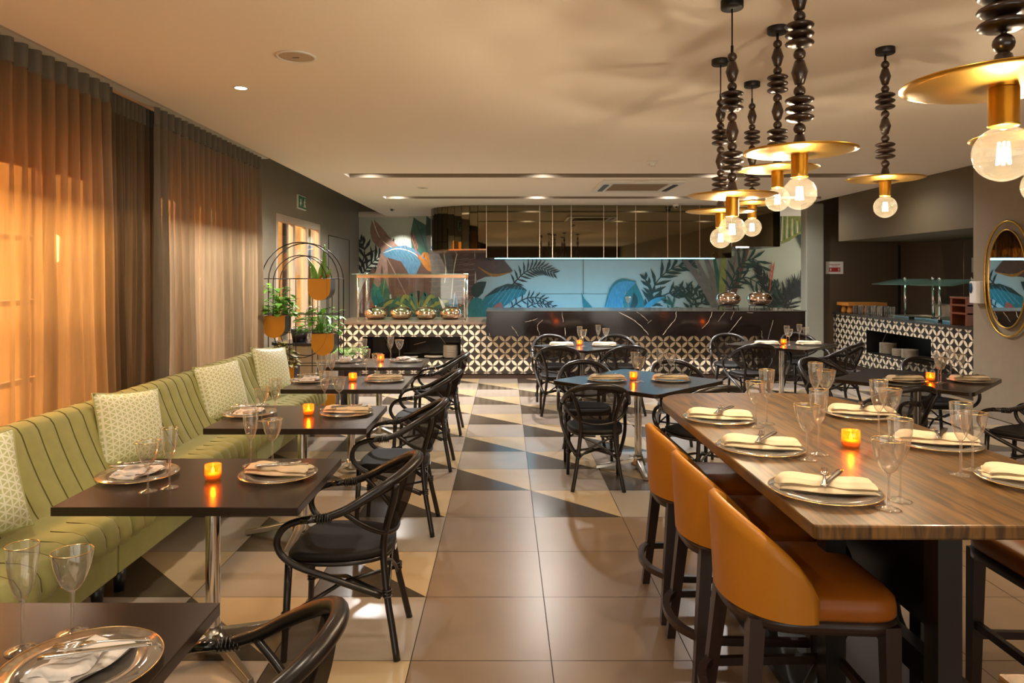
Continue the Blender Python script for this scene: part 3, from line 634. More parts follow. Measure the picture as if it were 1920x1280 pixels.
for x, y, a, lb in CH: place('chair', mk_chair, (x, y, 0), R(a), lb, G)

# ------------------------------------------------------------------ high table and stools
def hightable(y0, y1, lb, round_end):
    t = thing('high_table', lb, 'table', (1.385, y0, 0)); L = y1-y0; b = MB(); W = .53
    poly = [(-W+.012,0),(W-.012,0),(W,.012)]
    if round_end:
        for k in range(17):
            a = PI*k/16; c = math.cos(a); s_ = math.sin(a); poly.append((W*math.copysign(abs(c)**.45, c), L-.42+.42*abs(s_)**.8))
    else: poly += [(W,L),(-W,L)]
    poly.append((-W,.012)); b.prism(poly, .908, .95); b.build('tabletop', M['wood'], t, bevel=.006)
    for yy, xs in ((.19, (-.06,)), (.62, (-.20,.14)), (L-.62, (-.17,.17))):
        for xx in xs: f = MB(); f.bar((xx, yy, 0), (xx, yy, .908), .072); f.build('post', M['black'], t)
        for q in ((-1, 1) if len(xs) > 1 else ()):
            c = MB(); P = smooth([(q*.32-.03, yy+.06, .88),(q*.20-.03, yy+.06, .74),(q*.10-.03, yy+.06, .60),(q*.08-.03, yy+.06, .44),(q*.12-.03, yy+.06, .30),(q*.26-.03, yy+.06, .03)], 5)
            c.tube(P, .030, 8); c.build('curved_brace', M['black'], t)
    p = MB(); p.box(-.04,.04,.30,L-.62,.52,.906); p.bar((0,.2,.36),(0,L-.5,.36),.09,.05); p.box(-.28,.28,.36,L-.60,.0,.03); p.build('centre_panel', M['black'], t)
    return t
hightable(1.96, 4.18, 'long high oak communal table with rounded far end and black frame', True)
hightable(-.9, 1.235, 'corner of a second high oak table at the bottom right', False)
def mk_stool():
    t = thing('bar_stool', '', 'stool')
    def shell(off, w_):        # off = inset
        def fn(u, v):
            a = R(-100+200*u); cc = max(0, math.cos(a*90/100)); top = .640+.240*(cc**.72); z = .565+(top-.565)*v
            fl_ = 1-.10*(1-v)-(.0 if v < .9 else 0)
            x = (.262-off)*math.sin(a)*(.94+.06*fl_); y = -.055-(.220-off)*math.cos(a)*(.92+.08*v)
            return (x, y, z)
        return fn
    b = MB(); fo, fi = shell(0,0), shell(.036,0); nu = 36
    rows = [[fo(i/nu, j/6) for j in range(7)] for i in range(nu+1)]; irow = [[fi(i/nu, j/6) for j in range(7)] for i in range(nu+1)]
    vs = []; 
    for i in range(nu+1):
        o_, n_ = rows[i], irow[i]; top = (Vector(o_[6])+Vector(n_[6]))/2+Vector((0,0,.014))
        vs += o_+[tuple(top)]+n_[::-1]
    m = 15; b.add(vs, [(i*m+k, (i+1)*m+k, (i+1)*m+k+1, i*m+k+1) for i in range(nu) for k in range(m-1)]+[tuple(range(m)), tuple(nu*m+k for k in range(m))[::-1]])
    b.build('backrest', M['leather'], t)
    sm = MB(); sm.tube([tuple((Vector(fo(i/nu,1))*.97+Vector((0,0,.028)))) for i in range(nu+1)], .003, 5)
    def ol(k, n=40):
        a = 2*PI*k/n; c, s_ = math.cos(a), math.sin(a); return (.250 if s_ > 0 else .238)*math.copysign(abs(c)**(.3 if s_ > 0 else .6), c), (.26*abs(s_)**.3 if s_ > 0 else -.215*abs(s_)**.9)
    b = MB(); vs = []
    for sc, z in ((0,.655),(.6,.652),(.93,.640),(.985,.625),(1,.60),(1,.575),(.97,.562),(0,.562)):
        for k in range(40): x, y = ol(k); vs.append((x*sc, y*sc, z))
    b.add(vs, [(i*40+k, i*40+(k+1) % 40, (i+1)*40+(k+1) % 40, (i+1)*40+k) for i in range(7) for k in range(40)]); b.build('seat', M['leather_seat'], t)
    b = MB(); vs = []
    for sc, z in ((0,.564),(1.0,.564),(1.0,.525),(.0,.525)):
        for k in range(40): x, y = ol(k); vs.append((x*sc, y*sc*(1.0 if y > 0 else 1.12), z))
    b.add(vs, [(i*40+k, i*40+(k+1) % 40, (i+1)*40+(k+1) % 40, (i+1)*40+k) for i in range(3) for k in range(40)]); b.build('seat_frame', M['dwood'], t)
    for s in (-1, 1):
        b = MB(); b.bar((s*.225,.225,.0),(s*.222,.215,.55),.038,a2=.05); b.build('leg', M['dwood'], t)
        b = MB(); b.bar((s*.225,-.235,.0),(s*.170,-.185,.55),.036,a2=.05); b.build('leg', M['dwood'], t)
        b = MB(); b.bar((s*.224,.222,.205),(s*.206,-.215,.205),.03,.022); b.build('footrest', M['dwood'], t)
    b = MB(); b.bar((-.224,.222,.25),(.224,.222,.25),.03,.022); b.build('footrest', M['dwood'], t)
    b = MB(); P = smooth([(-.205,-.22,.215),(-.12,-.275,.215),(0,-.295,.215),(.12,-.275,.215),(.205,-.22,.215)], 5)
    for i in range(len(P)-1): b.bar(P[i], P[i+1]+(P[i+1]-P[i])*.1, .026, .03)
    b.build('curved_footrest', M['dwood'], t)
    return t
for x, y, a, lb in ((.985,2.44,-90,'nearest tan leather bar stool on the aisle side of the high table'),(.985,3.0,-90,'middle tan leather bar stool on the aisle side of the high table'),(.985,3.57,-90,'farthest tan leather bar stool on the aisle side of the high table'),
                    (2.10,2.62,90,'tan leather bar stool at the right edge, on the far side of the high table')):
    place('stool', mk_stool, (x, y, 0), R(a), lb, 'tan leather bar stools at the high table')

# ------------------------------------------------------------------ pendant lamps
def mk_beads():
    b = MB(); prof = []; z = 0
    def ball(r=.023): nonlocal z; [prof.append((max(.005, r*math.sin(PI*k/8)), z-r*(1-math.cos(PI*k/8)))) for k in range(9)]; z -= 2*r-.002
    def disc(r=.054, h=.030): nonlocal z; [prof.append((max(.008, r*math.sin(PI*k/8)**.8), z-h/2*(1-math.cos(PI*k/8)))) for k in range(9)]; z -= h+.004
    def cone(h=.098): nonlocal z; prof.extend([(.012,z),(.018,z-.004),(.031,z-h*.5),(.018,z-h+.004),(.012,z-h)]); z -= h+.001
    for _ in range(2): ball(); cone(); ball(.0225); disc(); disc(); disc()
    ball(); prof.extend([(.012,z),(.017,z-.004),(.032,z-.07),(.030,z-.075),(.006,z-.076)]); z -= .076
    return prof, -z
BP, BL = mk_beads()
def mk_pendant():
    t = thing('pendant_lamp', '', 'pendant lamp'); r = .21      # origin: centre of the bulb
    d = MB(); d.lathe([(.012,.150),(.10,.151),(.19,.158),(r,.163),(r,.1655),(.19,.161),(.10,.154),(.012,.153)], n=64); d.build('disc_shade', M['brass'], t)
    s = MB(); s.lathe([(.0,.152),(.030,.152),(.031,.148),(.0305,.068),(.032,.064),(.028,.062),(.0,.064)], n=28); s.build('lamp_socket', M['brass'], t)
    g = MB(); R_ = .063; g.lathe([(.018,.075),(.019,.062)]+[(max(.0005, R_*math.sin(PI*k/22)), R_*math.cos(PI*k/22)) for k in range(2, 23)], n=32); bu = g.build('bulb', M['globe'], t)
    f = MB()
    for k in range(6): a = k*PI/3; f.tube([(.010*math.cos(a), .010*math.sin(a), .026),(.014*math.cos(a), .014*math.sin(a), -.024)], .0022, 6)
    f.build('filament', M['filament'], bu)
    b = MB(); b.lathe([(rr, z+.154+BL) for rr, z in BP], n=24); b.build('bead_stem', M['bead'], t)
    return t
PEND = [(1.32,4.35,1.869,'back left pendant lamp hanging lowest but one in the cluster'),(1.09,3.41,1.860,'pendant lamp with the lowest bulb, front left of the cluster'),(1.69,4.86,1.968,'smallest looking, farthest pendant lamp of the cluster'),
 (1.45,3.78,2.043,'pendant lamp partly behind the large central bulb'),(1.14,2.75,1.956,'pendant lamp with the large central bulb and broad disc'),(2.21,4.13,2.037,'pendant lamp hanging alone right of the cluster'),
 (1.137,1.62,1.917,'nearest pendant lamp, cut off at the upper right'),(1.78,2.35,1.935,'pendant lamp mostly hidden behind the nearest bulb at right edge')]
for x, y, z, lb in PEND:
    o = place('pendant', mk_pendant, (x, y, z), 0, lb, 'beaded brass disc pendant lamps')
    zt = H-z
    c = MB(); c.tube([(0,0,.15+BL),(0,0,zt-.03)], .0038, 8); c.tube([(0,0,.15+BL),(0,0,.15+BL+.035)], .007, 8); c.build('cord', M['cord'], o)
    c = MB(); c.lathe([(0,zt),(.052,zt),(.053,zt-.004),(.053,zt-.030),(.050,zt-.034),(0,zt-.034)], n=32); c.build('ceiling_rose', M['cord'], o)
    l = lamp('pendant_bulb_light', 'POINT', (x, y, z), 19, (1,.82,.58), 0.014)

# ------------------------------------------------------------------ tableware
def glass_maker(kind):
    def mk():
        t = thing('wine_glass' if kind == 'wine' else 'flute_glass', '', 'glass')
        if kind == 'wine': hh, sz, prof = .205, .105, [(.006,.105),(.014,.110),(.024,.122),(.033,.142),(.040,.165),(.0445,.190),(.0465,.205)]
        else: hh, sz, prof = .250, .120, [(.006,.120),(.012,.127),(.020,.145),(.027,.170),(.0315,.200),(.034,.228),(.035,.250)]
        b = MB(); b.lathe([(.001,sz)]+prof, n=48, ribs=.022); b.build('bowl', M['glass'], t)
        b = MB(); b.lathe([(.006,.006),(.0042,.02),(.0036,.06),(.0040,sz-.015),(.0065,sz)], n=12); b.build('stem', M['glass'], t)
        b = MB(); b.lathe([(.036,.0005),(.0365,.002),(.025,.004),(.010,.0075),(.006,.012)], n=28); b.build('foot', M['glass'], t)
        r = prof[-1][0]; b = MB(); b.tube([(r*math.cos(2*PI*k/36), r*math.sin(2*PI*k/36), hh) for k in range(36)], .0013, 5, closed=True); b.build('gold_rim', M['gold'], t)
        return t
    return mk
def mk_plate():
    t = thing('charger_plate', '', 'plate'); b = MB()
    b.lathe([(.0,.005),(.095,.005),(.105,.008),(.118,.013),(.168,.017),(.168,.013),(.118,.009),(.10,.001),(0,.001)], n=96, ribs=.006); b.build('glass_body', M['plate'], t)
    b = MB(); b.tube([(.168*math.cos(2*PI*k/64), .168*math.sin(2*PI*k/64), .0155) for k in range(64)], .0018, 6, closed=True); b.build('gold_rim', M['gold'], t)
    return t
def napkin_maker(kind):
    def mk():
        t = thing('folded_napkin', '', 'napkin'); rnd = random.Random(kind)
        mat = M['linen_w'] if kind == 0 else M['linen']
        def slab(L, W, z0, th, mat, wav, ph, rot=0, ox=0, oy=0, pinch=0):
            b = MB(); cr, sr = math.cos(rot), math.sin(rot)
            def mkf(top):
                def fn(u, v):
                    x = (u-.5)*L; y = (v-.5)*W*(1-pinch*math.exp(-(x/.03)**2)); e = max(0, 1-(2*abs(u-.5))**8)*max(0, 1-(2*abs(v-.5))**8)
                    wv = wav*(math.sin(9*u+ph)+.6*math.sin(14*v+ph*2+5*u))
                    z = z0+(th*(.25+.75*e**.4)+wv*.5+pinch*.010*math.exp(-(x/.035)**2) if top else wv*.12)
                    xx = x+ox+.006*math.sin(8*v+ph); yy = y+oy+.005*math.sin(7*u+ph); return (xx*cr-yy*sr, xx*sr+yy*cr, z)
                return fn
            ft, fb = mkf(True), mkf(False); nu, nv = 24, 12
            b.grid(ft, nu, nv); b.grid(fb, nu, nv)
            for j in (0, 1):
                b.grid(lambda u, v, j=j: tuple(Vector(ft(u, j)).lerp(Vector(fb(u, j)), v)), nu, 1); b.grid(lambda u, v, j=j: tuple(Vector(ft(j, u)).lerp(Vector(fb(j, u)), v)), nv, 1)
            return b
        if kind == 0:
            slab(.20,.125,.016,.012, mat,.006, .4).build('lower_fold', mat, t, weld=True); slab(.135,.105,.029,.016, mat,.009, 2.0, .12, -.022, .004).build('upper_fold', mat, t, weld=True)
        else:
            slab(.29,.105,.016,.012, mat,.002, 1.1).build('lower_fold', mat, t, weld=True); slab(.285,.095,.027,.022, mat,.006, .3, 0, 0, .004, .38).build('upper_fold', mat, t, weld=True)
        return t
    return mk
def cut(kind):
    def mk():
        b = MB()
        if kind == 'fork':
            b.grid(lambda u, v: ((v-.5)*(.016-.010*min(1, u*1.6)+(.016 if u > .8 else 0)), -.10+u*.145, .004*math.sin(u*3)+.001), 14, 2)
            b.grid(lambda u, v: ((v-.5)*(.016-.010*min(1, u*1.6)+(.016 if u > .8 else 0)), -.10+u*.145, .004*math.sin(u*3)-.001), 14, 2)
            for k in range(4): x = -.0095+k*.0063; b.tube([(x,.043,.001),(x,.07,-.002),(x*.95,.098,.004)], [.0019,.0018,.0010], 6)
        else:
            b.grid(lambda u, v: ((v-.5)*(.014+.006*math.sin(min(1,max(0,(u-.5)*2))*PI*.8)), -.11+u*.225, .0015), 16, 2)
            b.grid(lambda u, v: ((v-.5)*(.014+.006*math.sin(min(1,max(0,(u-.5)*2))*PI*.8)), -.11+u*.225, -.0015), 16, 2)
        return tag(b.build('dinner_fork' if kind == 'fork' else 'dinner_knife', M['silver'], None, solid=.0012), '', kind)
    return mk
def mk_candle():
    t = thing('candle_votive', '', 'candle'); b = MB(); b.lathe([(0,.002),(.030,.002),(.033,.008),(.0345,.03),(.0345,.068),(.0335,.070),(.032,.066),(.031,.012),(0,.010)], n=40, ribs=.012); b.build('amber_cup', M['amber'], t)
    w_ = MB(); w_.lathe([(0,.011),(.029,.011),(.029,.028),(0,.028)], n=20); w_.build('wax', M['wax'], t)
    f = MB(); f.lathe([(.0005,.028),(.005,.034),(.006,.041),(.0035,.050),(.0003,.060)], n=10); f.build('flame', M['flame'], t)
    return t
def setting(px, py, z, rz, kind, where, glasses=(), cutlery=True):
    place('plate', mk_plate, (px, py, z), 0, 'clear ribbed charger plate with gold rim, '+where, 'gold rimmed charger plates')
    place('nap%d' % kind, napkin_maker(kind), (px, py, z), rz, ('white folded napkin, ' if kind == 0 else 'cream folded napkin, ')+where, 'folded linen napkins')
    dz = z+.053; c, s_ = math.cos(rz), math.sin(rz)
    if cutlery:
        def off(a, b_): return (px+a*c-b_*s_, py+a*s_+b_*c, dz)
        if kind == 0:
            place('fork', cut('fork'), (px+(.05 if py < 2 else .02), py-.005, z+.064), R(101), 'steel dinner fork lying on napkin, '+where, 'dinner forks'); place('knife', cut('knife'), (px+(.055 if py < 2 else .02), py-.03, z+.062), R(106), 'steel dinner knife lying on napkin, '+where, 'dinner knives')
        else:
            place('fork', cut('fork'), off(.0,.0), R(-24 if z > .9 else -70), 'steel dinner fork lying on napkin, '+where, 'dinner forks'); place('knife', cut('knife'), off(.02,-.005), R(-38 if z > .9 else -82), 'steel dinner knife lying on napkin, '+where, 'dinner knives')
    for kd, gx, gy in glasses:
        place(kd, glass_maker(kd), (gx, gy, z), random.uniform(0, 6), ('ribbed gold rimmed wine glass, ' if kd == 'wine' else 'tall ribbed gold rimmed flute glass, ')+where, 'gold rimmed wine glasses' if kd == 'wine' else 'gold rimmed flute glasses')
def candle(x, y, z, where, e=.9):
    place('candle', mk_candle, (x, y, z), 0, 'lit amber votive candle, '+where, 'amber votive candles')
    lamp('candle_light', 'POINT', (x, y, z+.055), e, (1,.50,.13), .006)
ZT = .7505
LW = ['nearest table, bottom left', 'second banquette table from front', 'third banquette table from front', 'fourth banquette table from front', 'farthest banquette table']
for i, (tx, ty, _) in enumerate(TT):
    if i == 0:
        setting(-.955, 1.60, ZT, R(75), 0, LW[0], (('flute',-1.145,1.685),('wine',-1.075,1.765)))
        continue
    setting(tx-.355, ty+.055, ZT, R(70+i*7), 0, 'banquette side of '+LW[i], (('wine',tx-.20,ty-.165),('flute',tx-.135,ty-.115)))
    setting(tx+.265, ty+.05+.01*i, ZT, R(-18+i*8), 1 if i < 4 else 0, 'chair side of '+LW[i], (('flute',tx+.08,ty+.235),('wine',tx+.165,ty+.285)), cutlery=(i < 4))
    candle(tx+.0+(.03 if i == 2 else 0), ty-.03+.03*i, ZT, LW[i], 1.0)
ZH = .9505
for k, (x, y) in enumerate(((1.010,2.245),(1.008,2.805),(1.018,3.375))):
    nm = ('nearest', 'middle', 'farthest')[k]
    setting(x, y, ZH, R(-14), 1, nm+' aisle side place, high table', (('wine',x+.122,y-.148),('flute',x+.20,y-.07)))
for k, (x, y) in enumerate(((1.757,2.36),(1.747,2.88),(1.745,3.48))):
    nm = ('nearest', 'middle', 'farthest')[k]
    setting(x, y, ZH, R(-16), 1, nm+' right side place, high table', (('flute',x-.185,y+.09),('wine',x-.105,y+.15)))
candle(1.387, 2.85, ZH, 'middle of the high table', 1.3)
def pair(tx, ty, where, e):
    for s, nm in ((-1,'left'),(1,'right')):
        px, py = tx+s*.27, ty-.05
        setting(px, py, ZT, R(4 if s < 0 else -8), 1, nm+' place of '+where, (('flute',px+.22*(1 if s < 0 else -.25),py+.16*(1 if s > 0 else -.6)),('wine',px+(.27 if s < 0 else .05),py+(-.05 if s < 0 else .2))), cutlery=ty < 7)
    candle(tx-.04, ty-.02, ZT, where, e)
pair(1.13, 6.05, 'blue-lit square table', .9); pair(.98, 9.0, 'table before the marble bar', .8); pair(3.62, 9.15, 'table by the bar end', .8); pair(3.62, 6.0, 'table beside the side buffet', .9)

# ------------------------------------------------------------------ ceiling fittings
def mk_dl():
    t = thing('ceiling_downlight', '', 'downlight'); b = MB(); b.lathe([(.040,0),(.052,0),(.052,-.004),(.043,-.006),(.040,0)], n=28); b.build('trim_ring', M['white'], t)
    b = MB(); b.lathe([(0,-.001),(.041,-.001)], n=28); b.build('lens', M['led'], t); return t
place('dl', mk_dl, (-1.86, 5.0, H-.0005), 0, 'small round recessed downlight, glowing, in the ceiling near the curtain', 'recessed downlights')
def mk_sl():
    t = thing('slot_spotlight', '', 'spotlight'); b = MB(); b.lathe([(.0,.135),(.13,.135),(.15,.06),(.15,.055),(.145,.055),(.12,.12),(0,.125)], n=24, sy=.9); b.build('lamp_housing', M['white'], t)
    b = MB(); b.lathe([(0,.075),(.115,.075)], n=24, sy=.9); b.build('lens', M['ledslot'], t); return t
for k, (x, y) in enumerate(SLOT1): place('sl', mk_sl, (x, y, H), 0, '%s spotlight of the near ceiling slot' % ['leftmost','second','third','rightmost'][k], 'spotlights in the ceiling slots')
for k, (x, y) in enumerate(SLOT2): place('sl', mk_sl, (x, y, H), 0, '%s spotlight of the far ceiling slot' % ['leftmost','second','third','rightmost'][k], 'spotlights in the ceiling slots')
def speaker(x, y, r, lb):
    t = thing('ceiling_speaker', lb, 'speaker', (x, y, H-.0005)); b = MB(); b.lathe([(r*.86,-.003),(r*.9,-.010),(r,-.006),(r,0),(r*.86,0)], n=40); b.build('trim_ring', M['white'], t)
    b = MB(); b.lathe([(0,-.009),(r*.5,-.008),(r*.86,-.004)], n=40); b.build('grille', pm('speaker_grille', rgb(186,166,140), .6), t); b = MB(); b.box(-.02,.02,-.004,.004,-.011,-.008); b.build('badge', M['dark'], t)
speaker(-1.26, 4.28, .118, 'large round ceiling speaker above the left tables'); speaker(-1.24, 10.7, .09, 'small round ceiling speaker between the two slots')
t = thing('smoke_detector', 'small white smoke detector on the ceiling above the aisle', 'smoke detector', (1.71, 8.25, H)); b = MB(); b.lathe([(0,0),(.062,0),(.062,-.022),(.055,-.028),(.0,-.028)], n=28); b.build('base', M['white'], t)
b = MB(); b.lathe([(.034,-.028),(.034,-.048),(.028,-.056),(0,-.058)], n=20); b.build('sensor', M['white'], t)
t = thing('ceiling_air_conditioner', 'square cassette air conditioner in the ceiling behind the slot', 'air conditioner', (1.93, 10.45, H-.001)); b = MB()
for x0, x1, y0, y1 in ((-.58,.58,-.62,-.44),(-.58,.58,.44,.62),(-.58,-.40,-.44,.44),(.40,.58,-.44,.44)): b.box(x0,x1,y0,y1,-.035,0)
b.build('fascia', M['white'], t, bevel=.006)
b = MB(); b.box(-.40,.40,-.44,.44,-.018,-.002); 
for k in range(11): b.box(-.39,.39,-.41+k*.078,-.395+k*.078,-.03,-.018)
b.build('intake_grille', pm('ac_grille', rgb(150,132,108), .6), t)
for s in (-1, 1):
    b = MB(); b.box(s*.49-.035,s*.49+.035,-.36,.36,-.045,-.036); b.build('louvre', M['dark'], t)
def camera_dome(x, y, lb):
    t = thing('security_camera', lb, 'security camera', (x, y, H)); b = MB(); b.lathe([(0,0),(.06,0),(.06,-.03),(.05,-.05),(0,-.05)], n=24); b.build('mount', M['white'], t)
    b = MB(); b.lathe([(.048*math.sin(PI/2*k/6), -.045-.05*math.cos(PI/2*k/6)) for k in range(7)][::-1], n=20); b.build('dome', M['nib'], t)
    b = MB(); b.lathe([(.02*math.sin(PI*k/6)+.0005, .02*math.cos(PI*k/6)) for k in range(7)], (0,-.042,-.07), 14); b.build('lens', M['dark'], t)
camera_dome(-2.16, 13.6, 'white security camera near the mural light'); camera_dome(3.15, 13.1, 'white security camera in front of the mirrored hood')

# ------------------------------------------------------------------ tiled buffet and marble bar
YF = 11.26
t = thing('buffet_counter', 'long counter clad in black and cream petal tiles with a plate niche', 'counter', (0,0,0))
b = MB(); nx0, nx1, nz0, nz1 = -2.26, -.70, .304, .668
b.box(-2.70, nx0, YF, 12.6, .085, .862); b.box(nx1, -.296, YF, 12.6, .085, .862); b.box(nx0, nx1, YF, 12.6, nz1, .862); b.box(nx0, nx1, YF, 12.6, .085, nz0)
b.build('tiled_front', M['tilex'], t)
b = MB(); b.box(nx0, nx1, YF+.42, YF+.44, nz0, nz1); b.box(nx0, nx1, YF+.003, YF+.42, nz0-.001, nz0+.012)
for (x0, x1) in ((nx0,nx0+.012),(nx1-.012,nx1)): b.box(x0, x1, YF+.003, YF+.42, nz0+.012, nz1)
for pl in (((-2.0,.66),(-1.93,.55),(-1.94,.50),(-1.86,.33)),((-1.1,.66),(-1.04,.60),(-.98,.52)),((-1.5,.5),(-1.38,.53),(-1.3,.55))):
    b.tube([(x, YF+.419, z) for x, z in pl], .004, 5, mat=1)
b.build('niche', [M['marble'], M['vein']], t)
b = MB(); b.box(-2.71, -.297, YF-.02, 12.62, .862, .90); b.build('stone_top', M['stone'], t, bevel=.004)
b = MB(); b.box(-2.69, -.30, YF+.02, YF+.1, 0, .085); b.build('plinth', M['skirt'], t)
def plates_stack(x, y, z, n, r, lb):
    t = thing('plate_stack', lb, 'plates', (x, y, z))
    for k in range(n):
        b = MB(); b.lathe([(0,.002),(r*.6,.002),(r,.012),(r,.015),(r*.6,.006),(0,.006)], (0,0,k*.0125), 24); b.build('plate', M['china'], t)
plates_stack(-.87, YF+.18, .318, 16, .125, 'tall stack of white plates at the right of the counter niche')
plates_stack(-1.15, YF+.18, .318, 2, .15, 'two large white plates lying beside the tall stack in the niche'); plates_stack(-1.55, YF+.18, .318, 1, .15, 'single flat white plate in the middle of the counter niche')

t = thing('marble_bar', 'black white-veined marble bar above the petal tiles', 'bar', (0,0,0))
b = MB(); b.box(-.289, 4.65, 11.0, 12.05, .70, 1.08); b.box(4.0, 4.65, 11.0, 12.05, .0, .70)
V = [((1157,583),(1185,598),(1200,610),(1216,627)),((1192,583),(1205,592),(1215,602)),((1268,583),(1266,598),(1256,610),(1243,628)),((1336,583),(1330,600),(1316,616)),((1360,584),(1346,603)),((1376,584),(1370,600)),((1390,594),(1378,610),(1363,627)),
     ((985,603),(1000,600),(1008,597)),((960,612),(966,620),(973,630)),((1054,583),(1056,604)),((1059,614),(1060,630)),((1428,620),(1429,633)),((917,625),(919,630)),((1222,600),(1214,606)),((1018,600),(1008,610),(1012,628)),((1400,585),(1412,587)),((1450,600),(1440,640),(1446,660))]
KB = 11.0/1332
for i, pl in enumerate(V):
    P = smooth([((u-947)*KB, 10.9985, EYE-(v-516)*KB) for u, v in pl], 4); rnd = random.Random(i)
    P = [p+Vector((rnd.uniform(-.006,.006), 0, rnd.uniform(-.004,.004))) for p in P]
    for k in range(len(P)-1):
        a, c = P[k], P[k+1]; w_ = (.0048 if i in (0,2,3,6,10) else .003)*rnd.uniform(.3,.75); d = (c-a).normalized(); nn = Vector((-d.z,0,d.x))*w_
        b.add([a-nn, a+nn, c+nn, c-nn], [(0,1,2,3)], 1, False)
b.build('marble_body', [M['marble'], M['vein']], t)
b = MB(); b.box(-.2955, 3.999, YF, 12.0, .085, .698); b.build('tiled_front', M['tilex'], t)
b = MB(); b.box(-.295, 3.999, YF+.02, YF+.1, 0, .085); b.build('plinth', M['skirt'], t)
b = MB(); b.box(-.295, 4.66, 10.99, 12.06, 1.08, 1.092); b.build('bar_top', M['graytop'], t)

def mk_chafer():
    t = thing('chafing_dish', '', 'chafing dish'); b = MB(); b.lathe([(.0,.0),(.12,.005),(.165,.03),(.19,.075),(.195,.105),(.185,.107),(0,.107)], n=36); b.build('pan', M['chafe'], t)
    b = MB(); b.lathe([(.195,.108),(.188,.135),(.16,.170),(.11,.195),(.05,.208),(0,.210)], n=36); b.build('lid', M['chafe'], t)
    b = MB(); b.lathe([(0,.208),(.012,.209),(.012,.219),(.018,.225),(.014,.231),(0,.233)], n=14); b.build('lid_knob', M['chrome'], t)
    b = MB()
    b.tube([(-.05,-.19,.10),(-.05,-.225,.115),(.05,-.225,.115),(.05,-.19,.10)], .006, 8); b.build('handle', M['chrome'], t)
    return t
for k, x in enumerate((-2.18,-1.755,-1.335,-.915)): place('chafer', mk_chafer, (x, 12.0, .901), R(0), '%s of four domed chafing dishes under the glass guard' % ['leftmost','second from left','third from left','rightmost'][k], 'domed chafing dishes')
for k, x in enumerate((3.60, 4.10)):
    t = thing('chafing_stand', ['left','right'][k]+' black wire chafing stand on the marble bar', 'stand', (x, 11.45, 1.092)); b = MB(); b.tube([(.16*math.cos(a*PI/10), .16*math.sin(a*PI/10), .06) for a in range(20)], .007, 8, closed=True)
    b.build('ring', M['black'], t)
    for s in ((-1,-1),(1,-1),(1,1),(-1,1)): b = MB(); b.tube([(s[0]*.113, s[1]*.113, .06),(s[0]*.125, s[1]*.125, 0)], .007, 8); b.build('leg', M['black'], t)
    place('chafer', mk_chafer, (x, 11.45, 1.162), 0, '%s chafing dish standing on the marble bar' % ['left','right'][k], 'domed chafing dishes')
place('wine', glass_maker('wine'), (1.97, 11.35, 1.092), 0, 'lone wine glass standing on the marble bar', 'gold rimmed wine glasses')
b = MB()
for k in range(14): a = random.uniform(0, 1); b.box(4.3+a*.28-.02+0, 4.3+a*.28+.012, 11.2+.03*k, 11.21+.03*k, 1.092, 1.102+.008*(k % 3))
tag(b.build('serving_cutlery', M['silver']), 'loose serving cutlery lying at the right end of the marble bar', 'cutlery', kind='stuff')
# glass guard on the left counter
t = thing('sneeze_guard', 'glass sneeze guard over the four chafing dishes on the left counter', 'sneeze guard', (0,0,.9))
for x in (-2.40, -.66):
    for y in (11.60, 12.35): b = MB(); b.tube([(x,y,0),(x,y,.74)], .016, 12); b.lathe([(0,0),(.03,0),(.03,.008),(0,.008)], (x,y,0), 12); b.lathe([(0,.74),(.022,.74),(.022,.775),(0,.775)], (x,y,0), 12); b.build('post', M['chrome'], t)
b = MB(); b.box(-2.46,-.62,11.38,12.5,.755,.767); b.build('glass_top', M['shield'], t); b = MB(); b.box(-2.40,-.66,11.585,11.592,.10,.70); b.build('front_pane', M['window'], t)
b = MB(); b.box(-2.42,-.64,11.58,11.62,.70,.752); b.box(-2.42,-.64,12.33,12.37,.70,.752); b.build('rail', M['copper'], t)
for x in (-2.1, -1.65, -1.1): lamp('guard_fill_light', 'POINT', (x, 11.9, 1.58), .9, (1,.72,.42), .02)  # unseen warm point lights added to make the chafing dishes look coppery

# ------------------------------------------------------------------ mirrored extraction hood
t = thing('extraction_hood', 'bronze mirrored hood hanging over the bar, rounded at its left end', 'hood', (0,0,0))
KH = 13.4/1332; us = [912,951.5,1012,1036,1071,1132,1157,1192,1252,1276,1312,1372,1463]
rnd = random.Random(4)
for a, c in zip(us[:-1], us[1:]):
    x0, x1 = (a-947)*KH, (c-947)*KH; zb = 1.97 if c <= 1372 else 2.18; b = MB(); tw = rnd.uniform(-.004,.004)
    b.add([(x0+.006,13.4,zb),(x1-.006,13.4+tw,zb),(x1-.006,13.4+tw,H-.002),(x0+.006,13.4,H-.002),(x0+.006,13.412,zb),(x1-.006,13.412,zb),(x1-.006,13.412,H-.002),(x0+.006,13.412,H-.002)], [(0,1,2,3),(4,7,6,5),(0,3,7,4),(1,5,6,2),(0,4,5,1),(3,2,6,7)], 0, False)
    b.build('mirror_panel', M['bronze'], t)
pts = [(-.352-1.14*math.sin(PI/2*k/11), 14.3-.9*math.cos(PI/2*k/11)) for k in range(12)]+[(-1.492,15.0),(-1.492,15.85)]
for p, q in zip(pts[:-1], pts[1:]):
    P, Q = Vector((*p, 0)), Vector((*q, 0)); d = (Q-P).normalized(); n_ = Vector((d.y,-d.x,0)) ; n_ = n_ if n_.y < 0 or n_.x < 0 else -n_; P2, Q2 = P+d*.005, Q-d*.005; b = MB(); vs = []
    for z in (2.14, H-.002):
        for s_ in (P2, Q2, Q2-n_*.012, P2-n_*.012): vs.append((s_.x, s_.y, z))
    b.add(vs, [(0,1,2,3),(7,6,5,4),(0,4,5,1),(1,5,6,2),(2,6,7,3),(3,7,4,0)], 0, False); b.build('mirror_panel', M['bronze'], t)
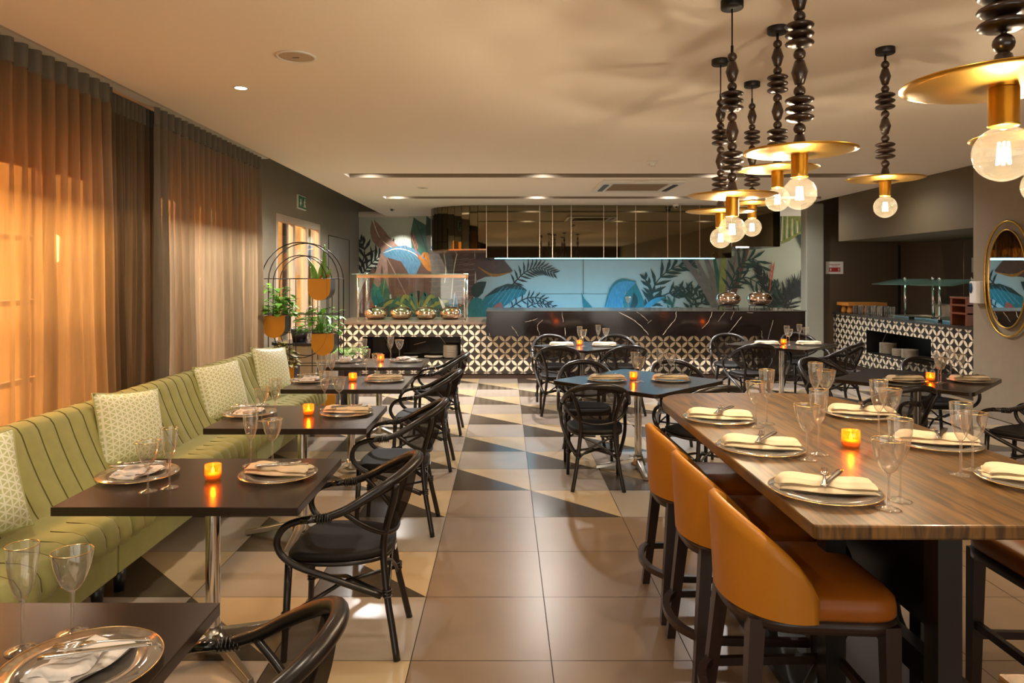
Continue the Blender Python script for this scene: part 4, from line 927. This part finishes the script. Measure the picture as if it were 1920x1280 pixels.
b = MB(); b.box(-.33, 4.26, 13.42, 15.85, 1.972, 2.02); b.box(4.28,5.18,13.42,15.85,2.182,2.25); b.box(-.34,-.32,13.42,15.85,1.972,2.2); b.box(5.17,5.19,13.41,15.85,2.18,H-.002); b.box(4.26,4.28,13.42,15.85,1.972,2.25)
for x in [(-.352)]+[(a-947)*KH for a in us[1:-1]]: b.box(x-.006, x+.006, 13.404, 13.42, 1.972 if x < 4.2 else 2.182, H-.002, 1)
b.build('hood_carcass', [M['graytop'], M['bronze_trim']], t)
b = MB(); poly = [(x+.012, y+.012) for x, y in pts]+[(-.345,15.85),(-.345,13.42)]; b.prism(poly, 2.115, 2.14); b.build('copper_underside', M['copper'], t)
b = MB(); b.box(-.2, 4.0, 13.55, 13.60, 1.955, 1.968); b.build('led_strip', M['ledblue'], t)
b = MB(); b.box(4.42, 4.62, 13.46, 13.60, 2.165, 2.18); b.build('lamp', M['led'], t)

# ------------------------------------------------------------------ side buffet on the right
t = thing('side_buffet', 'petal tiled side buffet with a plate niche in the right alcove', 'counter', (0,0,0))
XB = 6.10; b = MB(); ya, yb, za, zb = 10.17, 12.0, .334, .722
b.box(XB, 7.285, 8.55, ya, .085, .925); b.box(XB, 7.285, yb, 13.19, .085, .925); b.box(XB, 7.285, ya, yb, zb, .925); b.box(XB, 7.285, ya, yb, .085, za); b.build('tiled_front', M['tiley'], t)
b = MB(); b.box(XB+.5, XB+.52, ya, yb, za, zb); b.box(XB+.003, XB+.5, ya, yb, za-.001, za+.012); b.box(XB+.003,XB+.5,yb-.012,yb,za+.012,zb); b.box(XB+.003,XB+.5,ya,ya+.012,za+.012,zb); b.tube([(XB+.25,yb-.014,.40),(XB+.28,yb-.014,.55),(XB+.34,yb-.014,.68)], .004, 5, mat=1); b.build('niche', [M['dark'], M['vein']], t)
b = MB(); b.box(XB-.02, 7.285, 8.52, 13.19, .925, .962); b.build('stone_top', M['graytop'], t, bevel=.004)
b = MB(); b.box(XB+.02, 7.285, 8.55, 13.19, 0, .085); b.build('plinth', M['skirt'], t)
plates_stack(XB+.22, 11.72, .348, 14, .13, 'tall stack of white plates at the left of the side buffet niche'); plates_stack(XB+.20, 11.36, .348, 9, .10, 'low stack of small plates in the middle of the side buffet niche'); plates_stack(XB+.20, 11.05, .348, 11, .12, 'right hand stack of white plates in the side buffet niche'); plates_stack(XB+.2, 10.32, .348, 5, .12, 'low plate stack at the right end of the side buffet niche')
ZB = .9625
t = thing('buffet_glass_guard', 'green glass guard on steel posts over the side buffet', 'sneeze guard', (6.62,0,ZB))
for y in (11.75, 10.98, 10.82, 10.05):
    b = MB(); b.tube([(0,y,0),(0,y,.60)], .022, 12); b.lathe([(0,0),(.045,0),(.045,.01),(0,.01)], (0,y,0), 14); b.lathe([(0,.60),(.03,.60),(.03,.645),(0,.645)], (0,y,0), 12); b.build('post', M['chrome'], t)
for y0, y1 in ((10.93,12.0),(9.85,10.88)):
    b = MB(); b.add([(-.42,y0,.53),(-.42,y1,.53),(0,y1,.615),(0,y0,.615),(.34,y1,.60),(.34,y0,.60)], [(0,1,2,3),(3,2,4,5)], 0, False); b.build('glass_canopy', M['shield'], t, solid=.010)
for k, (y0, y1) in enumerate(((11.1,11.7),(10.35,10.95),(9.75,10.25))):
    t = thing('steel_food_tray', '%s shallow steel tray set in the side buffet' % ['farthest','middle','nearest'][k], 'tray', (6.62,(y0+y1)/2,ZB)); h_ = (y1-y0)/2
    b = MB(); b.box(-.30,.30,-h_,h_,0,.006); b.build('pan_base', M['steel'], t); b = MB()
    for q in ((-.31,-.29,-h_,h_),(.29,.31,-h_,h_),(-.29,.29,-h_,-h_+.02),(-.29,.29,h_-.02,h_)): b.box(q[0],q[1],q[2],q[3],.0,.03)
    b.build('rim', M['chrome'], t)
t = thing('steel_back_shelf', 'long steel shelf unit at the back of the side buffet', 'shelf', (7.1,10.7,ZB)); b = MB(); b.box(-.08,.12,-1.0,1.0,.20,.215); b.build('shelf_board', M['steel'], t); b = MB(); b.box(.1,.115,-1,1,0,.2); b.build('back_plate', M['steel'], t)
for y in (-.95,.95): b = MB(); b.box(-.07,.1,y-.01,y+.01,0,.2); b.build('bracket', M['steel'], t)
def mk_tumbler():
    t = thing('tumbler_glass', '', 'glass'); b = MB(); vs = []
    b.lathe([(.0,.003),(.036,.003),(.040,.03),(.036,.06),(.041,.10),(.038,.135),(.043,.16)], n=24, ribs=.05); b.build('body', M['glass'], t); b = MB(); b.lathe([(0,0),(.035,0),(.036,.008),(0,.008)], n=20); b.build('base', M['glass'], t); return t
k = 0
for row, (x, ys) in enumerate(((6.22,(12.62,12.42,12.2,12.0,11.8)),(6.38,(12.3,12.08,11.88,11.7)))):
    for j, y in enumerate(ys):
        place('tumbler', mk_tumbler, (x, y, ZB), 0, 'wavy glass tumbler %s in the %s row on the side buffet' % (['farthest left','second','third','fourth','fifth'][j], ['front','back'][row]), 'wavy tumblers on the side buffet')
t = thing('wooden_riser', 'light wooden display riser at the far end of the side buffet', 'riser', (6.45,12.85,ZB)); b = MB(); b.box(-.35,.35,-.22,.22,.13,.19); b.build('board', M['owood'], t, bevel=.006)
for s in ((-.25,-.1),(.0,-.1),(.25,-.1),(-.25,.12),(.25,.12)): b = MB(); b.lathe([(.05,0),(.06,.03),(.045,.1),(.05,.13)], (*s,0), 14, close=True); b.build('leg', M['owood'], t)
t = thing('wooden_stand', 'tall red brown wooden stand on the side buffet beside the dispenser', 'stand', (6.28,9.62,ZB)); 
for s in (-1,1): b = MB(); b.box(-.14,.14,s*.16-.02,s*.16+.02,0,.36); b.build('side_panel', M['rwood'], t, bevel=.004)
for z in (.15,.26,.36): b = MB(); b.box(-.15,.15,-.18,.18,z,z+.025); b.build('shelf', M['rwood'], t, bevel=.003)
def sign(name, lb, loc, rz):
    t = thing(name, lb, 'sign', loc, rz); b = MB(); b.box(-.16,.16,0,.008,-.115,.115); b.build('board', M['white'], t); b = MB(); b.box(-.105,.105,-.002,0,-.075,.005); b.build('red_panel', M['red'], t)
    b = MB()
    for s in (-1,1): b.box(s*.075-.014,s*.075+.014,-.004,-.002,-.05,-.02); b.box(s*.075-.006,s*.075+.006,-.004,-.002,-.065,-.005)
    b.build('pictogram', M['white'], t); b = MB()
    for k in range(9): b.box(-.10+k*.023,-.085+k*.023,-.002,0,.052,.066)
    for k in range(5): b.box(-.05+k*.022,-.036+k*.022,-.002,0,.026,.038)
    b.build('lettering', M['red'], t)
sign('notice_sign', 'white notice with a red panel on the brown wall by the pillar', (6.12,13.19,1.78), 0); sign('notice_sign', 'built reflection of the red panel notice, above the side buffet near the dispenser', (7.295,10.95,1.80), R(-90))  # second sign is modelled to imitate a reflection of the first
t = thing('soap_dispenser', 'white wall dispenser on the edge of the taupe wall', 'dispenser', (5.59,8.34,1.44)); b = MB()
b.prism([(0,-.09),(0,.09),(-.075,.09),(-.10,.06),(-.10,-.06),(-.075,-.09)], -.13, .13); b.build('case', M['white'], t, bevel=.012)
b = MB(); b.lathe([(0,.003),(.05,.0)], n=24, sx=.9, sy=1); w_ = b.build('level_window', M['bluep'], t); w_.rotation_euler = (0,-PI/2,0); w_.location = (-.103,.03,.05); w_.scale = (1.4,.6,1)
# oval mirror
t = thing('oval_mirror', 'oval wall mirror in a double brass frame on the taupe wall', 'mirror', (5.6,7.88,1.60), R(-90))
def oval(w_, h, n=64): 
    P = []; 
    for k in range(n): a = 2*PI*k/n; P.append((w_*math.cos(a), (h-w_)*math.copysign(min(1, abs(math.sin(a))*1.0)**.6, math.sin(a))*1.0+w_*math.sin(a)))
    return P
b = MB(); P = oval(.29,.54); b.add([(x,-.04,z) for x, z in P], [tuple(range(64))], 0, False); b.build('mirror_glass', M['mirror'], t)
b = MB(); vs = [(x,-.035,z) for x, z in P]+[(x,-.001,z) for x, z in P]; b.add(vs, [(i,(i+1)%64,64+(i+1)%64,64+i) for i in range(64)], 0); b.build('backing', M['wall_taupe'], t)
b = MB(); b.tube([(x,-.042,z) for x, z in oval(.295,.545)], .008, 8, closed=True); b.build('inner_ring', M['brass'], t)
b = MB(); b.tube([(x,-.03,z) for x, z in oval(.37,.64)], .012, 8, closed=True); b.build('outer_ring', M['brass'], t)

# exit sign on the left wall
t = thing('exit_sign', 'green and white exit sign high on the dark left wall', 'sign', (WX+.001,11.35,2.80), R(90)); b = MB(); b.box(-.22,.22,-.03,0,-.11,.11); b.build('board', M['white'], t, bevel=.004)
b = MB(); b.box(-.205,-.01,-.033,-.03,-.095,.095); b.box(.01,.205,-.033,-.03,-.095,.095); b.build('green_field', M['green'], t)
b = MB(); b.tube([(-.11,-.034,.05),(-.11,-.034,-.03)], .014, 6); b.add([(-.17,-.036,-.01),(-.05,-.036,-.01),(-.11,-.036,-.08)], [(0,1,2)], 0, False)
b.lathe([(.001,.018),(.018,0),(.001,-.018)], (.12,-.034,.06), 10); b.tube([(.12,-.034,.04),(.10,-.034,-.01),(.07,-.034,-.07)], .012, 6); b.tube([(.10,-.034,-.01),(.14,-.034,-.03),(.15,-.034,-.07)], .010, 6); b.tube([(.08,-.034,.0),(.09,-.034,.03),(.12,-.034,.035),(.16,-.034,.01)], .008, 6)
b.build('pictogram', M['white'], t)

# ------------------------------------------------------------------ planter stand
PX, PY = -2.36, 8.30
st = thing('planter_stand', 'black wire plant stand with arched top at the end of the banquette', 'plant stand', (PX, PY, 0))
def arc(w_, zt, y, zb=None, k0=0):
    P = [(-w_,y,zb if zb is not None else 0)]+[(w_*-math.cos(PI*k/16), y, zt-w_+w_*math.sin(PI*k/16)) for k in range(17)]+[(w_,y,zb if zb is not None else 0)]; return P
for y in (-.12, .12):
    b = MB(); b.tube(arc(.445, 2.02, y), .0065, 8); b.build('outer_arch', M['black'], st)
    b = MB(); P = arc(.31, 1.87, y, 1.0); b.tube([(x,yy,z) for x, yy, z in P]+[(.31*math.cos(PI*k/14), y, 1.0-.31*math.sin(PI*k/14)) for k in range(1, 14)], .0055, 8, closed=True); b.build('inner_loop', M['black'], st)
b = MB()
for z in (1.60, 1.19, .98, .60):
    for y in (-.12,.12): b.tube([(-.445,y,z),(.445,y,z)], .005, 8)
    for x in (-.445,.445): b.tube([(x,-.12,z),(x,.12,z)], .005, 8)
for x in (-.12,.14): 
    for y in (-.12,.12): b.tube([(x,y,0),(x,y,1.60)], .005, 8)
b.build('cross_bars', M['black'], st)
def pot(x, z, lb, w_=.13, h=.25, y=0):
    t = thing('planter_pot', lb, 'pot', (PX+x, PY+y, z), group='mustard and black pots in the plant stand')
    P = [(-w_,0)]+[(-w_*math.cos(PI*k/16), -(h-w_)-w_*math.sin(PI*k/16)) for k in range(17)]+[(w_,0)]
    n = len(P)
    b = MB(); b.add([(a,-.125,c) for a, c in P]+[(a,-.119,c) for a, c in P], [tuple(range(n)), tuple(range(n,2*n))[::-1]]+[(i,i+1,n+i+1,n+i) for i in range(n-1)], 0, False); b.build('front_face', M['pot'], t)
    b = MB(); b.add([(a,-.119,c) for a, c in P]+[(a,.115,c) for a, c in P], [tuple(range(n,2*n))[::-1]]+[(i,i+1,n+i+1,n+i) for i in range(n-1)], 0, False); b.build('body', M['potdark'], t)
    b = MB(); rnd = random.Random(int(x*99)); b.grid(lambda u, v: (-w_*.95+u*w_*1.9, -.11+v*.22, -.012+rnd.uniform(-.006,.014)), 10, 8, smooth=False); b.build('bark_chips', M['soil'], t)
    return t
def leafmesh(b, base, d, up, L, W, fold=.25, mat=0):
    base = Vector(base); d = Vector(d).normalized(); s = d.cross(Vector(up)).normalized(); nn = s.cross(d); vs = []
    for i, (f, w_) in enumerate(((0,.05),(.15,.75),(.35,1),(.6,.8),(.85,.35),(1,.02))):
        c = base+d*L*f-Vector((0,0,1))*L*.25*f*f
        for k in (-1,0,1): vs.append(c+s*k*W*w_*.5+nn*abs(k)*W*w_*fold*.5)
    b.add(vs, [(i*3+k, i*3+k+1, (i+1)*3+k+1, (i+1)*3+k) for i in range(5) for k in range(2)], mat)
def pothos(x, y, z, lb, n, rad, hh, seed, mat='leaf', trail=.2):
    t = thing('leafy_houseplant', lb, 'plant', (x, y, z)); rnd = random.Random(seed); lf = MB(); sm_ = MB()
    for k in range(n):
        a = rnd.uniform(0, 2*PI); r = rad*rnd.uniform(.2,1); h = hh*rnd.uniform(.15,1)*(1-.4*r/rad)-(trail*rnd.random() if r > rad*.7 else 0)
        p = Vector((r*math.cos(a), r*math.sin(a)*.8, max(h, .02))); sm_.tube(smooth([(0,0,-.015),(p.x*.4,p.y*.4,p.z*.8+.02),tuple(p)], 3), .0022, 5)
        leafmesh(lf, p, (math.cos(a)+rnd.uniform(-.6,.6), math.sin(a)-.3+rnd.uniform(-.6,.6), rnd.uniform(-.4,.6)), (0,0,1), rnd.uniform(.09,.14), rnd.uniform(.06,.09))
    sm_.build('stems', M['leaf'], t); lf.build('foliage', M[mat], t); return t
pot(.22, 1.60, 'mustard fronted pot highest in the plant stand, holding the snake plant'); pot(-.30, 1.17, 'mustard fronted pot at the left of the plant stand, below the leafy plant', y=-.01); pot(.26, .965, 'mustard fronted pot in the middle right of the plant stand'); pot(-.20, .60, 'mustard fronted pot low behind the farthest cushion'); pot(.28, .27, 'mustard fronted pot lowest in the stand, under the tables', h=.2)
t = thing('snake_plant', 'upright snake plant in the highest pot of the stand', 'plant', (PX+.22, PY, 1.59)); rnd = random.Random(3); b = MB()
for k, (x, h, ln) in enumerate(((.03,.42,.0),(-.07,.26,-.10),(-.02,.20,.02),(.06,.14,.05),(-.10,.16,-.04))):
    vs = []
    for i in range(9): f = i/8; w_ = .024*(math.sin(PI*min(.98, f*.75+.25)))**.8+.002; vs += [(x+ln*f*f-w_, .01*math.sin(k*2), h*f-.01), (x+ln*f*f, -.012+.01*math.sin(k*2), h*f-.01), (x+ln*f*f+w_, .01*math.sin(k*2), h*f-.01)]
    b.add(vs, [(i*3+j, i*3+j+1, (i+1)*3+j+1, (i+1)*3+j) for i in range(8) for j in range(2)])
b.build('blades', M['snake'], t, solid=.004); b = MB(); b.lathe([(.001,.03),(.012,.0),(.001,-.01)], (.08,-.04,.04), 8); b.lathe([(.001,.025),(.010,.0),(.001,-.01)], (.0,-.05,.03), 8); b.build('red_flower', M['redp'], t)
pothos(PX-.30, PY-.01, 1.17, 'bushy green leafy plant in the left pot of the stand', 90, .22, .42, 11); pothos(PX+.22, PY, .965, 'spreading leafy plant in the middle right pot of the stand', 70, .30, .36, 12); pothos(PX-.22, PY, .60, 'olive fern-like plant low in the plant stand behind the cushion', 60, .14, .30, 13, 'leaf2')
# small fern on the counter side of the stand
t = thing('fern_pot', 'small trailing fern in a black pot between stand and farthest table', 'plant', (-1.98, 9.05, .0)); b = MB(); b.lathe([(0,0),(.11,0),(.15,.55),(.14,.56),(.13,.55),(0,.54)], n=24); b.build('black_pot', M['potdark'], t); b = MB(); rnd = random.Random(5)
for k in range(16):
    a = k*2*PI/16; P = smooth([(0,0,.55),(.12*math.cos(a),.12*math.sin(a),.70),(.24*math.cos(a),.24*math.sin(a),.68+.05*math.sin(k*2))], 5); b.tube(P, .002, 4)
    for i in range(2, len(P)-1):
        dd = (P[i+1]-P[i]).normalized(); s_ = dd.cross(Vector((0,0,1)))
        for q in (-1,1): leafmesh(b, P[i], s_*q+dd*.3, (0,0,1), .045, .018)
b.build('fronds', M['leaf'], t)
# fluted host station with its things
t = thing('host_station', 'dark fluted host station behind the plant stand', 'cabinet', (-2.72, 9.75, 0)); b = MB(); n = 60; vs = []
for z in (.05,.70):
    for k in range(n*2): a = 2*PI*k/(n*2); r = 1+.02*math.cos(k*PI/2); vs.append((.42*r*math.copysign(abs(math.cos(a))**.7, math.cos(a)), .30*r*math.copysign(abs(math.sin(a))**.7, math.sin(a)), z))
m = n*2; b.add(vs, [(k,(k+1) % m,m+(k+1) % m,m+k) for k in range(m)]); b.build('fluted_body', M['wall_dark'], t)
b = MB(); b.prism([(vs[k][0]*1.06, vs[k][1]*1.06) for k in range(0, m, 2)], .70, .735); b.build('top', M['black'], t); b = MB(); b.prism([(vs[k][0]*.95, vs[k][1]*.95) for k in range(0, m, 2)], 0, .05); b.build('plinth', M['black'], t)
def mk_bucket():
    t = thing('dark_bowl', '', 'bowl'); b = MB(); b.lathe([(0,.0),(.09,.0),(.12,.18),(.112,.18),(.09,.01),(0,.012)], n=24); b.build('bowl_body', M['potdark'], t); b = MB(); b.tube([(.117*math.cos(k*PI/12),.117*math.sin(k*PI/12),.18) for k in range(24)], .005, 6, closed=True); b.build('rim', M['chrome'], t); return t
place('bucket', mk_bucket, (-2.80, 9.68, .7355), 0, 'left dark bowl with chrome rim on the host station', 'bowls on the host station'); place('bucket', mk_bucket, (-2.50, 9.66, .7355), 0, 'right dark bowl with chrome rim on the host station', 'bowls on the host station')
t = thing('silver_carafe', 'curved silver wire carafe rack on the host station', 'rack', (-2.65, 9.74, .7355))
for k in range(3):
    b = MB(); x = -.06+k*.06; b.tube(smooth([(x,0,0),(x-.03,0,.15),(x-.02,0,.38),(x+.04,0,.48),(x+.09,0,.38),(x+.08,0,.12),(x+.05,0,0)], 5), .008, 8); b.build('wire_loop', M['chrome'], t)
